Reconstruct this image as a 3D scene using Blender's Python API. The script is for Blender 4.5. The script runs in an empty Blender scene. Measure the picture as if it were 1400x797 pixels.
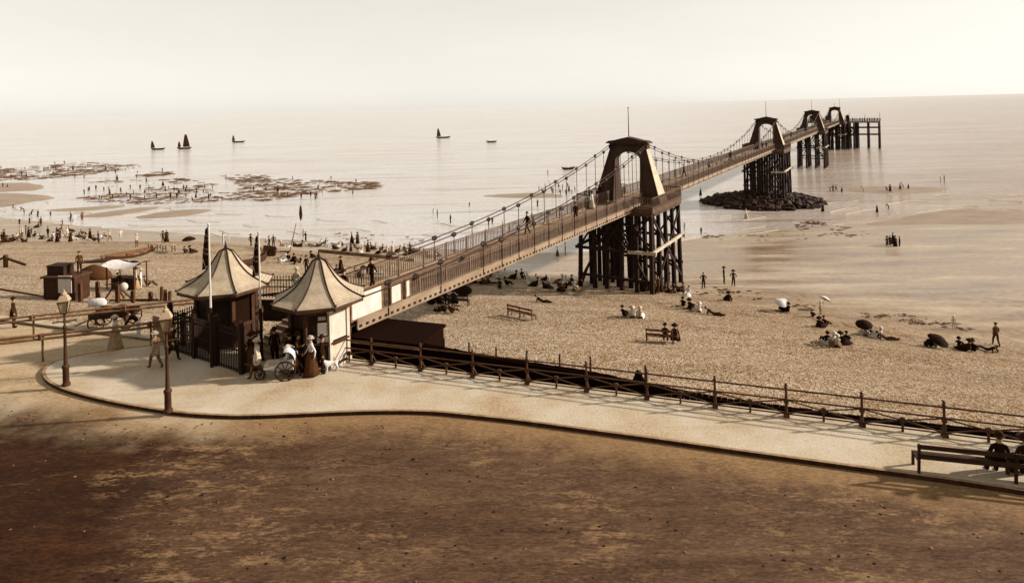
import bpy, bmesh, math, random
from mathutils import Vector, Matrix
R = math.radians
SC = bpy.context.scene
COL = SC.collection
random.seed(7)
SKY_POW, SKY_STR, EXPO = 0.3, 0.15, 1.2

# ------------------------------------------------------------------ survey of the place
# camera stands HC metres above the promenade; ray() turns a photo pixel into a direction, P() meets a level
F, HC, U0, V0 = 850.0, 11.8, 700.0, 145.5
ROLL = math.atan(0.025)
CR, SR = math.cos(ROLL), math.sin(ROLL)
SEA = -10.2
def ray(u, v):
    du, dv = u - U0, v - V0
    return (du*CR - dv*SR, du*SR + dv*CR)
def P(u, v, z=0.0):
    a, b = ray(u, v)
    y = F*(HC - z)/max(b, 0.3)
    return Vector((a/F*y, y, z))
def PY(u, v, y):
    a, b = ray(u, v)
    return Vector((a/F*y, y, HC - b*y/F))
def lerp(a, b, t): return a + (b - a)*t
def clamp(x, a=0., b=1.): return max(a, min(b, x))
def sm(x):
    x = clamp(x); return x*x*(3 - 2*x)
F1, F2 = P(450, 490, 0), P(1290, 595, 0)
TD = (F2 - F1); TD.z = 0; TD.normalize()           # along the shore, to the right
ND = Vector((-TD.y, TD.x, 0))                       # out to sea
def st(p): d = p - F1; return d.dot(TD), d.x*ND.x + d.y*ND.y
def fromts(t, s, z=0): q = F1 + TD*t + ND*s; return Vector((q.x, q.y, z))
def curve(pix, z):
    q = sorted(st(P(u, v, z)) for u, v in pix)
    return q
def interp(c, t):
    if t <= c[0][0]: return c[0][1]
    for (a, b), (c2, d) in zip(c, c[1:]):
        if t <= c2: return lerp(b, d, (t - a)/(c2 - a))
    return c[-1][1]
ZT = -7.6
TOE = curve([(0, 330), (100, 330), (300, 330), (430, 345), (530, 352), (750, 384), (850, 388), (930, 398), (1000, 406), (1130, 432), (1260, 456), (1400, 486)], ZT)
EDGE = curve([(0, 296), (130, 310), (300, 322), (530, 336), (700, 345), (800, 345), (900, 335), (960, 322), (1130, 306), (1250, 285), (1400, 285)], SEA)
def smooth_c(c):
    t0, t1 = c[0][0] - 40, c[-1][0] + 40
    out = []
    for i in range(161):
        t = lerp(t0, t1, i/160)
        out.append((t, sum(interp(c, t + d) for d in (-6, -3, 0, 3, 6))/5))
    return out
TOE, EDGE = smooth_c(TOE), smooth_c(EDGE)
def quick(c, t):
    q = clamp((t - c[0][0])/(c[-1][0] - c[0][0]))*(len(c) - 1); i = min(int(q), len(c) - 2)
    return lerp(c[i][1], c[i + 1][1], q - i)
def toe(t): return quick(TOE, t)
def edge(t): return max(quick(EDGE, t), toe(t) + 8)
def ter(x, y):
    t, s = st(Vector((x, y, 0)))
    a, e = toe(t), edge(t)
    z0 = -1.7 + 1.1*sm((-t - 4)/12)
    if s <= a:
        q = max(s, 0)/a
        return lerp(z0, ZT, q**0.92) + 0.12*math.sin(s*0.55 + 0.6*math.sin(t*0.06))*sm(s/6)*sm((a - s)/6)
    if s <= e:
        q = (s - a)/(e - a)
        return lerp(ZT, SEA, sm(q**0.6))
    return SEA - 0.012*(s - e)
def G(u, v):
    "where the ray through a photo pixel meets the beach"
    a, b = ray(u, v)
    y0 = 12.
    y = y0
    while y < 400:
        x = a/F*y
        if st(Vector((x, y, 0)))[1] > 0 and HC - b*y/F <= max(ter(x, y), SEA): break
        y += 0.25
    return Vector((a/F*y, y, max(ter(a/F*y, y), SEA)))

# ------------------------------------------------------------------ materials (albedo; sepia print tones)
TAB = [(0, (24, 9, 1)), (20, (40, 19, 6)), (60, (94, 59, 31)), (100, (142, 100, 60)), (140, (178, 141, 99)), (180, (211, 185, 147)), (215, (235, 219, 189)), (240, (248, 242, 230)), (255, (255, 253, 247))]
def lin(c): c /= 255.; return c/12.92 if c <= 0.04045 else ((c + 0.055)/1.055)**2.4
def tone(d):
    d = clamp(d, 0, 255)
    for (a, ca), (b, cb) in zip(TAB, TAB[1:]):
        if d <= b:
            q = (d - a)/(b - a)
            w_ = d/255; LT = (2.1, lerp(2.45, 2.06, w_**.8), lerp(3.6, 1.72, w_**.75)); return tuple(min(.9, lin(lerp(x, y, q))/k) for x, y, k in zip(ca, cb, LT)) + (1,)
def soft(d, k=.35):
    c = tone(d); g = .3*c[0] + .6*c[1] + .1*c[2]
    return tuple(lerp(x, g*y, k) for x, y in zip(c, (1.04, 1., .9))) + (1,)
class NT:
    def __init__(s, m): s.t = m.node_tree; s.n = s.t.nodes; s.l = s.t.links
    def add(s, kind, **kw):
        n = s.n.new(kind)
        for k, v in kw.items():
            if k in n.inputs: n.inputs[k].default_value = v
            else: setattr(n, k, v)
        return n
    def link(s, a, b): s.l.new(a, b)
def new_mat(name):
    m = bpy.data.materials.new(name); m.use_nodes = True
    t = NT(m); b = t.n['Principled BSDF']
    b.inputs['Specular IOR Level'].default_value = 0.08
    return m, t, b
def ramp(t, fac, stops):
    r = t.add('ShaderNodeValToRGB'); e = r.color_ramp.elements
    while len(e) < len(stops): e.new(0.5)
    for k, (p, c) in enumerate(stops):
        e[k].position = p; e[k].color = c
    t.link(fac, r.inputs[0]); return r.outputs[0]
def noise(t, vec, scale, detail=4, rough=0.55, dist=0):
    n = t.add('ShaderNodeTexNoise', Scale=scale, Detail=detail, Roughness=rough, Distortion=dist)
    if vec: t.link(vec, n.inputs['Vector'])
    return n.outputs['Fac']
def mixc(t, fac, a, b):
    m = t.add('ShaderNodeMix', data_type='RGBA')
    for sock, v in ((m.inputs[0], fac), (m.inputs[6], a), (m.inputs[7], b)):
        if hasattr(v, 'is_output'): t.link(v, sock)
        else: sock.default_value = v
    return m.outputs[2]
def math_n(t, op, a, b=0., c=0.):
    n = t.add('ShaderNodeMath', operation=op)
    for i, v in enumerate((a, b, c)):
        if hasattr(v, 'is_output'): t.link(v, n.inputs[i])
        else: n.inputs[i].default_value = v
    return n.outputs[0]
def maprange(t, v, a, b, c=0., d=1., smooth=True):
    n = t.add('ShaderNodeMapRange'); n.interpolation_type = 'SMOOTHSTEP' if smooth else 'LINEAR'
    t.link(v, n.inputs[0])
    for i, x in enumerate((a, b, c, d)): n.inputs[i + 1].default_value = x
    return n.outputs[0]
def bump(t, b, h, strength=0.4, dist=0.05):
    n = t.add('ShaderNodeBump', Strength=strength, Distance=dist)
    t.link(h, n.inputs['Height']); t.link(n.outputs[0], b.inputs['Normal'])
MATS = {}
def M(key, d=100, var=0.22, scale=4., rough=0.8, stretch=None, bmp=0.25, spec=0.3, k=0.12):
    "weathered plain surface: tone d with soft mottling"
    if key in MATS: return MATS[key]
    m, t, b = new_mat(key)
    tc = t.add('ShaderNodeTexCoord'); v = tc.outputs['Object']
    if stretch:
        mp = t.add('ShaderNodeMapping'); mp.inputs['Scale'].default_value = stretch
        t.link(v, mp.inputs[0]); v = mp.outputs[0]
    f = noise(t, v, scale, 5, 0.6)
    t.link(ramp(t, f, [(0.28, soft(d*(1 - var), k)), (0.5, soft(d, k)), (0.74, soft(min(250, d*(1 + var)), k))]), b.inputs['Base Color'])
    b.inputs['Roughness'].default_value = rough; b.inputs['Specular IOR Level'].default_value = spec*(.5 if d < 90 else 1)
    if bmp: bump(t, b, noise(t, v, scale*4, 3), bmp, 0.02)
    MATS[key] = m; return m

# ------------------------------------------------------------------ mesh building
class MB:
    def __init__(s): s.v = []; s.f = []; s.mi = []; s.cur = 0; s.T = None
    def av(s, pts):
        i = len(s.v)
        s.v += [tuple(s.T @ Vector(p)) if s.T else tuple(p) for p in pts]; return i
    def af(s, fs, base=0):
        for f in fs: s.f.append(tuple(base + i for i in f)); s.mi.append(s.cur)
    def box(s, c, d, rot=None, taper=1.0):
        x, y, z = (q/2 for q in d)
        pts = [Vector((sx*x*(taper if sz > 0 else 1), sy*y*(taper if sz > 0 else 1), sz*z)) for sz in (-1, 1) for sx, sy in ((-1, -1), (1, -1), (1, 1), (-1, 1))]
        if rot: pts = [rot @ p for p in pts]
        b = s.av([p + Vector(c) for p in pts])
        s.af([(3, 2, 1, 0), (4, 5, 6, 7), (0, 1, 5, 4), (1, 2, 6, 5), (2, 3, 7, 6), (3, 0, 4, 7)], b); return s
    def bar(s, p0, p1, w=0.1, h=None):
        p0, p1 = Vector(p0), Vector(p1); h = h or w
        d = p1 - p0; L = d.length
        if L < 1e-6: return s
        z = d/L
        up = Vector((0, 0, 1)) if abs(z.z) < 0.98 else Vector((0, 1, 0))
        x = up.cross(z).normalized(); y = z.cross(x)
        pts = [p + x*(a*w/2) + y*(c*h/2) for p in (p0, p1) for a, c in ((-1, -1), (1, -1), (1, 1), (-1, 1))]
        b = s.av(pts); s.af([(3, 2, 1, 0), (4, 5, 6, 7), (0, 1, 5, 4), (1, 2, 6, 5), (2, 3, 7, 6), (3, 0, 4, 7)], b); return s
    def tube(s, path, rad, n=8, cap=True):
        path = [Vector(p) for p in path]; k = len(path)
        if not hasattr(rad, '__len__'): rad = [rad]*k
        rings = []
        for i, p in enumerate(path):
            d = (path[min(i + 1, k - 1)] - path[max(i - 1, 0)]).normalized()
            up = Vector((0, 0, 1)) if abs(d.z) < 0.95 else Vector((0, 1, 0))
            x = up.cross(d).normalized(); y = d.cross(x)
            rings.append(s.av([p + (x*math.cos(2*math.pi*j/n) + y*math.sin(2*math.pi*j/n))*rad[i] for j in range(n)]))
        for a, c in zip(rings, rings[1:]):
            s.af([(a + j, a + (j + 1) % n, c + (j + 1) % n, c + j) for j in range(n)])
        if cap:
            s.af([tuple(rings[0] + j for j in reversed(range(n))), tuple(rings[-1] + j for j in range(n))])
        return s
    def lathe(s, prof, c=(0, 0, 0), n=16, phase=0., flut=0., nf=8, sy=1.):
        c = Vector(c); rings = []
        for r, z in prof:
            rings.append(s.av([c + Vector((math.cos(phase + 2*math.pi*j/n)*r*(1 + flut*math.sin(nf*2*math.pi*j/n)*(1 if z < prof[0][1] or 1 else 0)), sy*math.sin(phase + 2*math.pi*j/n)*r*(1 + flut*math.sin(nf*2*math.pi*j/n)), z)) for j in range(n)]))
        for a, b in zip(rings, rings[1:]):
            s.af([(a + j, a + (j + 1) % n, b + (j + 1) % n, b + j) for j in range(n)])
        s.af([tuple(rings[0] + j for j in reversed(range(n))), tuple(rings[-1] + j for j in range(n))])
        return s
    def sheet(s, rows):
        k = len(rows[0]); b = s.av([p for r in rows for p in r])
        s.af([(i*k + j, i*k + j + 1, (i + 1)*k + j + 1, (i + 1)*k + j) for i in range(len(rows) - 1) for j in range(k - 1)], b); return s
    def slab(s, poly, z0, z1):
        n = len(poly); b = s.av([(p[0], p[1], z0) for p in poly] + [(p[0], p[1], z1) for p in poly])
        s.af([tuple(reversed(range(n))), tuple(range(n, 2*n))] + [(i, (i + 1) % n, n + (i + 1) % n, n + i) for i in range(n)], b); return s
    def blob(s, c, r, seed=0, rough=0.25, n=7, m=5, sq=(1, 1, 1)):
        rnd = random.Random(seed); c = Vector(c); rings = []
        top = s.av([c + Vector((0, 0, r*sq[2]*(1 + rnd.uniform(-rough, rough))))])
        for i in range(1, m):
            th = math.pi*i/m
            rings.append(s.av([c + Vector((math.sin(th)*math.cos(2*math.pi*j/n)*sq[0], math.sin(th)*math.sin(2*math.pi*j/n)*sq[1], math.cos(th)*sq[2]))*r*(1 + rnd.uniform(-rough, rough)) for j in range(n)]))
        bot = s.av([c - Vector((0, 0, r*sq[2]))])
        s.af([(top, rings[0] + j, rings[0] + (j + 1) % n) for j in range(n)])
        for a, b in zip(rings, rings[1:]): s.af([(a + j, b + j, b + (j + 1) % n, a + (j + 1) % n) for j in range(n)])
        s.af([(bot, rings[-1] + (j + 1) % n, rings[-1] + j) for j in range(n)]); return s
    def mesh(s, name, mats, smooth=None):
        me = bpy.data.meshes.new(name); me.from_pydata(s.v, [], s.f)
        for m in (mats if isinstance(mats, (list, tuple)) else [mats]): me.materials.append(m)
        if max(s.mi, default=0): me.polygons.foreach_set('material_index', s.mi)
        me.update()
        bm = bmesh.new(); bm.from_mesh(me); bmesh.ops.recalc_face_normals(bm, faces=bm.faces); bm.to_mesh(me); bm.free()
        if smooth:
            for p in me.polygons: p.use_smooth = True
            if smooth is not True: me.set_sharp_from_angle(angle=R(smooth))
        return me
    def build(s, name, mats, parent=None, smooth=None):
        return link(name, s.mesh(name, mats, smooth), parent)
def link(name, data, parent=None):
    o = bpy.data.objects.new(name, data); COL.objects.link(o)
    if parent: o.parent = parent
    return o
def tag(o, label=None, cat=None, group=None, kind=None):
    for k, v in (('label', label), ('category', cat), ('group', group), ('kind', kind)):
        if v: o[k] = v
    return o
def thing(name, label, cat, loc=(0, 0, 0), rz=0., group=None):
    o = link(name, None); o.location = loc; o.rotation_euler = (0, 0, rz); o.empty_display_size = 0.2
    return tag(o, label, cat, group)
def copy_tree(o, parent=None):
    c = o.copy(); COL.objects.link(c)
    if parent: c.parent = parent
    for ch in list(o.children): copy_tree(ch, c)
    return c

# ------------------------------------------------------------------ camera, light, sky
cam = bpy.data.cameras.new('camera'); co = link('camera', cam); SC.camera = co
co.location = (0, 0, HC); cam.sensor_width = 36; cam.lens = 36*F/1400
cam.shift_y = -(398.5 - V0)/1400; cam.clip_start = 0.1; cam.clip_end = 90000
co.rotation_euler = (Matrix.Rotation(R(90), 3, 'X') @ Matrix.Rotation(-ROLL, 3, 'Z')).to_euler()
SUN_EL, SUN_AZ = 25., 84.       # azimuth measured clockwise from +Y (straight out along the view): the sun stands right
sd = Vector((math.cos(R(SUN_EL))*math.sin(R(SUN_AZ)), math.cos(R(SUN_EL))*math.cos(R(SUN_AZ)), math.sin(R(SUN_EL))))
sl = bpy.data.lights.new('sun', 'SUN'); so = link('sun', sl)
sl.energy = 4.2; sl.angle = R(2.0); sl.color = (1, 0.92, 0.82)
so.rotation_euler = sd.to_track_quat('Z', 'Y').to_euler(); so.location = (60, 0, 80)
w = bpy.data.worlds.new('World'); SC.world = w; w.use_nodes = True
t = NT(w)
bg = t.n['Background']
sky = t.add('ShaderNodeTexSky', sky_type='NISHITA', sun_disc=False, sun_elevation=R(SUN_EL), sun_rotation=R(SUN_AZ), air_density=1.0, dust_density=0.6, ozone_density=1.0)
bw = t.add('ShaderNodeRGBToBW'); t.link(sky.outputs[0], bw.inputs[0])
# sepia print of the sky: luminance only, warm white
pw = math_n(t, 'POWER', bw.outputs[0], SKY_POW)
mx = t.add('ShaderNodeMix', data_type='RGBA', blend_type='MULTIPLY'); mx.inputs[0].default_value = 1
cmb = t.add('ShaderNodeCombineColor')
for i in range(3): t.link(pw, cmb.inputs[i])
t.link(cmb.outputs[0], mx.inputs[6]); mx.inputs[7].default_value = (1.67, 1.60, 1.44, 1)
tcw = t.add('ShaderNodeTexCoord'); mpw = t.add('ShaderNodeMapping'); mpw.inputs['Scale'].default_value = (1.5, 1.5, 7.0); t.link(tcw.outputs['Generated'], mpw.inputs[0])
cl = maprange(t, noise(t, mpw.outputs[0], 2.2, 6, 0.6, .4), .35, .7, .985, 1.012)
mc = t.add('ShaderNodeVectorMath', operation='SCALE'); t.link(mx.outputs[2], mc.inputs[0]); t.link(cl, mc.inputs['Scale']); t.link(mc.outputs[0], bg.inputs[0]); bg.inputs[1].default_value = SKY_STR
SC.view_settings.view_transform = 'Standard'; SC.view_settings.look = 'None'; SC.view_settings.gamma = 1
SC.view_settings.exposure = EXPO
# ------------------------------------------------------------------ the setting
def pos(t): return t.add('ShaderNodeNewGeometry').outputs['Position']
def scaled(t, v, s, rz=0.):
    mp = t.add('ShaderNodeMapping'); mp.inputs['Scale'].default_value = s; mp.inputs['Rotation'].default_value = (0, 0, rz)
    t.link(v, mp.inputs[0]); return mp.outputs[0]
SHORE_RZ = -math.atan2(TD.y, TD.x)
def beach_mat():
    m, t, b = new_mat('shingle_and_sand')
    p = pos(t)
    at = t.add('ShaderNodeAttribute', attribute_name='zone').outputs['Fac']
    # pebbles
    vo = t.add('ShaderNodeTexVoronoi', Scale=9.5); t.link(p, vo.inputs['Vector'])
    vo2 = t.add('ShaderNodeTexVoronoi', Scale=16.0); t.link(p, vo2.inputs['Vector'])
    sep = t.add('ShaderNodeSeparateColor'); t.link(vo.outputs['Color'], sep.inputs[0])
    sep2 = t.add('ShaderNodeSeparateColor'); t.link(vo2.outputs['Color'], sep2.inputs[0])
    n1 = noise(t, p, 0.10, 4, 0.6); n2 = noise(t, scaled(t, p, (0.05, 0.5, 1), SHORE_RZ), 1.0, 4, 0.6)
    peb = ramp(t, math_n(t, 'ADD', math_n(t, 'MULTIPLY_ADD', sep2.outputs[0], 0.28, math_n(t, 'MULTIPLY', sep.outputs[0], 0.40)), math_n(t, 'MULTIPLY', noise(t, p, 1.3, 5, 0.75), 0.34)), [(0.26, tone(84)), (0.40, tone(138)), (0.54, soft(174, .12)), (0.72, soft(220, .12))])
    big = ramp(t, math_n(t, 'MULTIPLY_ADD', n2, 0.5, math_n(t, 'MULTIPLY', n1, 0.5)), [(0.35, (0.7, 0.66, 0.6, 1)), (0.62, (1, 1, 1, 1))])
    mm = t.add('ShaderNodeMix', data_type='RGBA', blend_type='MULTIPLY'); mm.inputs[0].default_value = 1
    t.link(peb, mm.inputs[6]); t.link(big, mm.inputs[7])
    sx = t.add('ShaderNodeSeparateXYZ'); t.link(p, sx.inputs[0])
    vignette = maprange(t, math_n(t, 'ADD', sx.outputs[0], math_n(t, 'MULTIPLY_ADD', n1, 30.0, -15.0)), -2, 34, 0, .55)  # vignette darkening towards the right, painted into the shingle colour
    m2 = t.add('ShaderNodeMix', data_type='RGBA', blend_type='MULTIPLY'); t.link(vignette, m2.inputs[0]); t.link(mm.outputs[2], m2.inputs[6]); m2.inputs[7].default_value = (.62, .54, .44, 1); mm = m2
    # strand lines of weed and wet shingle left by the tide
    zl = math_n(t, 'ADD', at, math_n(t, 'MULTIPLY_ADD', noise(t, p, 0.14, 5, 0.65), 0.22, -0.11))
    frag = maprange(t, noise(t, p, 1.1, 5, 0.75), 0.44, 0.6)
    for pos_, wd, k_ in ((0.60, 0.018, .45), (0.80, 0.03, .6), (0.93, 0.05, .65)):
        band = math_n(t, 'MULTIPLY', maprange(t, math_n(t, 'ABSOLUTE', math_n(t, 'SUBTRACT', zl, pos_)), wd, 0.0), math_n(t, 'MULTIPLY', frag, k_))
        m3 = t.add('ShaderNodeMix', data_type='RGBA'); t.link(band, m3.inputs[0]); t.link(mm.outputs[2], m3.inputs[6]); m3.inputs[7].default_value = tone(70); mm = m3
    # sand, ribbed and stained
    s1 = noise(t, scaled(t, p, (0.12, 0.6, 1), SHORE_RZ), 0.5, 5, 0.6)
    s2 = noise(t, p, 1.6, 4, 0.65)
    sand = ramp(t, math_n(t, 'MULTIPLY_ADD', s2, 0.3, math_n(t, 'MULTIPLY', s1, 0.7)), [(0.32, soft(92)), (0.45, soft(140)), (0.54, soft(164)), (0.68, soft(196))])
    zn = math_n(t, 'ADD', at, math_n(t, 'MULTIPLY_ADD', noise(t, p, 0.45, 5, 0.7), 0.5, -0.25))
    fac = maprange(t, zn, 0.92, 1.08)
    t.link(mixc(t, fac, mm.outputs[2], sand), b.inputs['Base Color'])
    t.link(math_n(t, 'MULTIPLY', maprange(t, zn, 1.0, 1.35, 0.9, 0.5), maprange(t, s1, .4, .6, .6, 1.0)), b.inputs['Roughness'])
    h = math_n(t, 'MULTIPLY', math_n(t, 'SUBTRACT', 1.0, fac), math_n(t, 'ADD', vo.outputs['Distance'], math_n(t, 'MULTIPLY', vo2.outputs['Distance'], 1.2)))
    h = math_n(t, 'ADD', h, math_n(t, 'MULTIPLY', s2, 0.25))
    t.link(maprange(t, zn, 1.0, 1.3, .05, .5), b.inputs['Specular IOR Level'])
    bump(t, b, h, 0.6, 0.05)
    return m
BEACH = beach_mat()
# beach sheet, following the shore
rows, zone = [], []
NT_ = 270
for i in range(NT_ + 1):
    t_ = lerp(-190, 110, i/NT_)
    a, e = toe(t_), edge(t_)
    ss = [a*j/90 for j in range(90)] + [lerp(a, e, j/30) for j in range(30)] + [e + 6*j + j*j for j in range(1, 16)]
    zz = [j/90 for j in range(90)] + [1 + j/30 for j in range(30)] + [2 + 0.02*j for j in range(1, 16)]
    col = []
    for s_ in ss:
        q = fromts(t_, s_); q.z = ter(q.x, q.y)
        col.append(q)
    rows.append(col); zone += zz
mb = MB(); mb.sheet(rows)
beach = mb.build('beach', BEACH, smooth=True); tag(beach, kind='structure')
at = beach.data.attributes.new('zone', 'FLOAT', 'POINT'); at.data.foreach_set('value', zone)

def sea_mat():
    m, t, b = new_mat('sea_water')
    p = pos(t)
    n1 = noise(t, scaled(t, p, (0.010, 0.045, 1), SHORE_RZ), 1.0, 5, 0.6)
    n2 = noise(t, scaled(t, p, (0.05, 0.25, 1), SHORE_RZ), 1.0, 4, 0.6)
    # chalky turbid water over sand, dimming of the view's right edge painted in brown
    sx = t.add('ShaderNodeSeparateXYZ'); t.link(p, sx.inputs[0])
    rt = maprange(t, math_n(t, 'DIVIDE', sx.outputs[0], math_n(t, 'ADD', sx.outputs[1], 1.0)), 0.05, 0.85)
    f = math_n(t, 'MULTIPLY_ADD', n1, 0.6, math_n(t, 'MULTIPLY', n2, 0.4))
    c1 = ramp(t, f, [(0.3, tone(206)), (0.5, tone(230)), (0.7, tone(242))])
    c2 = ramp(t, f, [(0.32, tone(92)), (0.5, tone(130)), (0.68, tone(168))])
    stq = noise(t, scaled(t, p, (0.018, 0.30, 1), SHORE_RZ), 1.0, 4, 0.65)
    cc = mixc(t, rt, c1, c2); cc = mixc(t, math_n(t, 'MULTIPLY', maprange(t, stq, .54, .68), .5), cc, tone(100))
    t.link(cc, b.inputs['Base Color'])
    b.inputs['Roughness'].default_value = 0.16
    b.inputs['Specular IOR Level'].default_value = 0.5
    w1 = noise(t, scaled(t, p, (0.05, 0.42, 1), SHORE_RZ), 1.0, 4, 0.65)
    w2 = noise(t, scaled(t, p, (0.6, 2.0, 1), SHORE_RZ), 1.0, 3, 0.6)
    bump(t, b, math_n(t, 'ADD', w1, math_n(t, 'MULTIPLY', w2, 0.5)), 0.7, 0.8)
    return m
mb = MB()
ys = [45, 80, 140, 260, 500, 1000, 2500, 8000, 45000]
xs = [-60000, -9000, -2500, -700, -260, -100, 0, 100, 260, 700, 2500, 9000, 60000]
mb.sheet([[(x, y, SEA) for x in xs] for y in ys])
tag(mb.build('sea', sea_mat()), kind='structure')
# sea bed sheet reaching the horizon under the water is not needed: the water is opaque

# sand banks that dry at low tide
def bank_mat(key, d):
    m, t, b = new_mat(key); p = pos(t)
    n = math_n(t, 'MULTIPLY_ADD', noise(t, scaled(t, p, (0.15, 0.6, 1), SHORE_RZ), 1.0, 4, 0.6), 0.6, math_n(t, 'MULTIPLY', noise(t, p, 2.2, 4, 0.7), 0.4))
    t.link(ramp(t, n, [(0.3, soft(d*0.72)), (0.5, soft(d)), (0.7, soft(min(230, d*1.18)))]), b.inputs['Base Color'])
    b.inputs['Roughness'].default_value = 0.5; b.inputs['Specular IOR Level'].default_value = .35; bump(t, b, noise(t, scaled(t, p, (0.5, 2, 1), SHORE_RZ), 2.0, 3), 0.4, 0.05)
    return m
BANK, BANKD = bank_mat('drying_sand', 146), bank_mat('wet_sand', 136)
def dense(poly, k):
    out = []
    n = len(poly)
    for i in range(n):
        p0, p1, p2, p3 = (poly[(i + j - 1) % n] for j in range(4))
        for q in range(k):
            s = q/k
            out.append(0.5*(2*p1 + (p2 - p0)*s + (2*p0 - 5*p1 + 4*p2 - p3)*s*s + (3*p1 - p0 - 3*p2 + p3)*s**3))
    return out
def bank(pix, h, m, seed):
    rnd = random.Random(seed)
    poly = dense([P(u, v, SEA) for u, v in pix], 6)
    c = sum(poly, Vector())/len(poly)
    mb = MB()
    for p in poly: p += (p - c)*rnd.uniform(-0.06, 0.06)
    rings = []
    for f, z in ((1.06, -0.12), (1.0, 0.0), (0.9, 0.35), (0.7, 0.75), (0.4, 0.95)):
        rings.append(mb.av([c + (p - c)*f + Vector((0, 0, h*z)) for p in poly]))
    n = len(poly)
    for a, b in zip(rings, rings[1:]): mb.af([(a + j, a + (j + 1) % n, b + (j + 1) % n, b + j) for j in range(n)])
    k = mb.av([c + Vector((0, 0, h))]); mb.af([(rings[-1] + j, rings[-1] + (j + 1) % n, k) for j in range(n)])
    tag(mb.build('sand_bank', m, smooth=True), kind='structure')
bank([(-40, 253), (30, 250), (60, 255), (40, 261), (-40, 263)], .35, BANK, 1)
bank([(-40, 267), (30, 265), (75, 270), (45, 276), (20, 281), (-40, 286)], .4, BANK, 2)
bank([(108, 296), (150, 289), (208, 283), (216, 285), (180, 292), (140, 297)], .22, BANK, 3)
bank([(182, 298), (215, 291), (262, 286), (288, 288), (262, 294), (225, 298)], .22, BANK, 4)
bank([(60, 288), (110, 284), (160, 281), (170, 283), (110, 289)], .15, BANK, 5)
bank([(1180, 308), (1250, 294), (1330, 286), (1440, 292), (1440, 318), (1340, 318), (1260, 310)], .12, BANKD, 6)
bank([(1150, 259), (1200, 255), (1290, 257), (1275, 263), (1200, 265)], .15, BANKD, 7)
bank([(660, 268), (720, 264), (760, 266), (770, 270), (710, 271)], .12, BANK, 8)

# weed-covered chalk reefs and loose stones
ROCK = M('weedy_rock', 84, 0.45, 1.2, 0.75, bmp=0.6)
STONE = M('wet_stone', 74, 0.4, 2.0, 0.6, bmp=0.5)
def inside(p, poly):
    c = False; n = len(poly)
    for i in range(n):
        a, b = poly[i], poly[i - 1]
        if (a[1] > p[1]) != (b[1] > p[1]) and p[0] < (b[0] - a[0])*(p[1] - a[1])/(b[1] - a[1]) + a[0]: c = not c
    return c
def scatter(name, pix, n, rmin, rmax, flat, seed, m, label_kind='stuff', on_beach=False, clump=0.6):
    rnd = random.Random(seed); mb = MB()
    us, vs = [p[0] for p in pix], [p[1] for p in pix]
    seeds = []
    while len(seeds) < max(6, n//14):
        q = (rnd.uniform(min(us), max(us)), rnd.uniform(min(vs), max(vs)))
        if inside(q, pix): seeds.append(q)
    k = 0
    while k < n:
        if rnd.random() < clump:
            c = rnd.choice(seeds); q = (c[0] + rnd.gauss(0, 9), c[1] + rnd.gauss(0, 1.1))
        else: q = (rnd.uniform(min(us), max(us)), rnd.uniform(min(vs), max(vs)))
        if not inside(q, pix): continue
        p = G(*q) if on_beach else P(q[0], q[1], SEA)
        r = rmin + (rmax - rmin)*rnd.random()**2.2
        s2 = rnd.uniform(0.6, 1.7)
        mb.blob((p.x, p.y, p.z), r, rnd.random(), 0.33, 6, 4, (s2*1.25, 0.8/s2**0.5, flat))
        k += 1
    return tag(mb.build(name, m), kind=label_kind)
scatter('reef_rocks', [(-30, 234), (60, 226), (120, 221), (150, 222), (200, 227), (160, 234), (90, 243), (40, 246), (-30, 250)], 900, .25, 1.5, .14, 11, ROCK)
scatter('reef_rocks', [(190, 240), (215, 235), (245, 234), (228, 240), (205, 242)], 60, .4, 1.8, .16, 12, ROCK)
scatter('reef_rocks', [(100, 271), (180, 262), (215, 254), (250, 258), (330, 262), (330, 272), (270, 278), (190, 280), (120, 276)], 560, .18, .85, .2, 13, ROCK)
scatter('reef_rocks', [(300, 240), (350, 239), (430, 247), (520, 249), (518, 258), (440, 264), (350, 277), (310, 274), (330, 256)], 950, .2, 1.15, .16, 14, ROCK)
scatter('reef_rocks', [(100, 245), (240, 243), (300, 250), (300, 262), (160, 258)], 120, .2, 1.2, .15, 15, ROCK)
scatter('beach_stones', [(1090, 298), (1130, 305), (1220, 325), (1300, 342), (1330, 352), (1230, 346), (1150, 330), (1090, 314)], 260, .12, .55, .35, 16, STONE)
scatter('beach_stones', [(960, 318), (1060, 322), (1130, 318), (1120, 326), (1040, 332), (960, 326)], 70, .1, .4, .4, 17, STONE)
scatter('beach_stones', [(1180, 425), (1260, 432), (1330, 448), (1330, 456), (1240, 444), (1170, 434)], 130, .06, .24, .5, 18, STONE, on_beach=True)
scatter('beach_stones', [(940, 392), (1010, 396), (1120, 415), (1110, 424), (1000, 408), (940, 402)], 110, .06, .22, .5, 19, STONE, on_beach=True)
scatter('beach_stones', [(450, 318), (560, 322), (640, 330), (700, 345), (600, 342), (480, 330)], 60, .1, .35, .3, 20, STONE)
scatter('beach_stones', [(1040, 345), (1280, 372), (1400, 400), (1400, 415), (1240, 395), (1060, 372)], 40, .05, .22, .35, 21, STONE)

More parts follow.
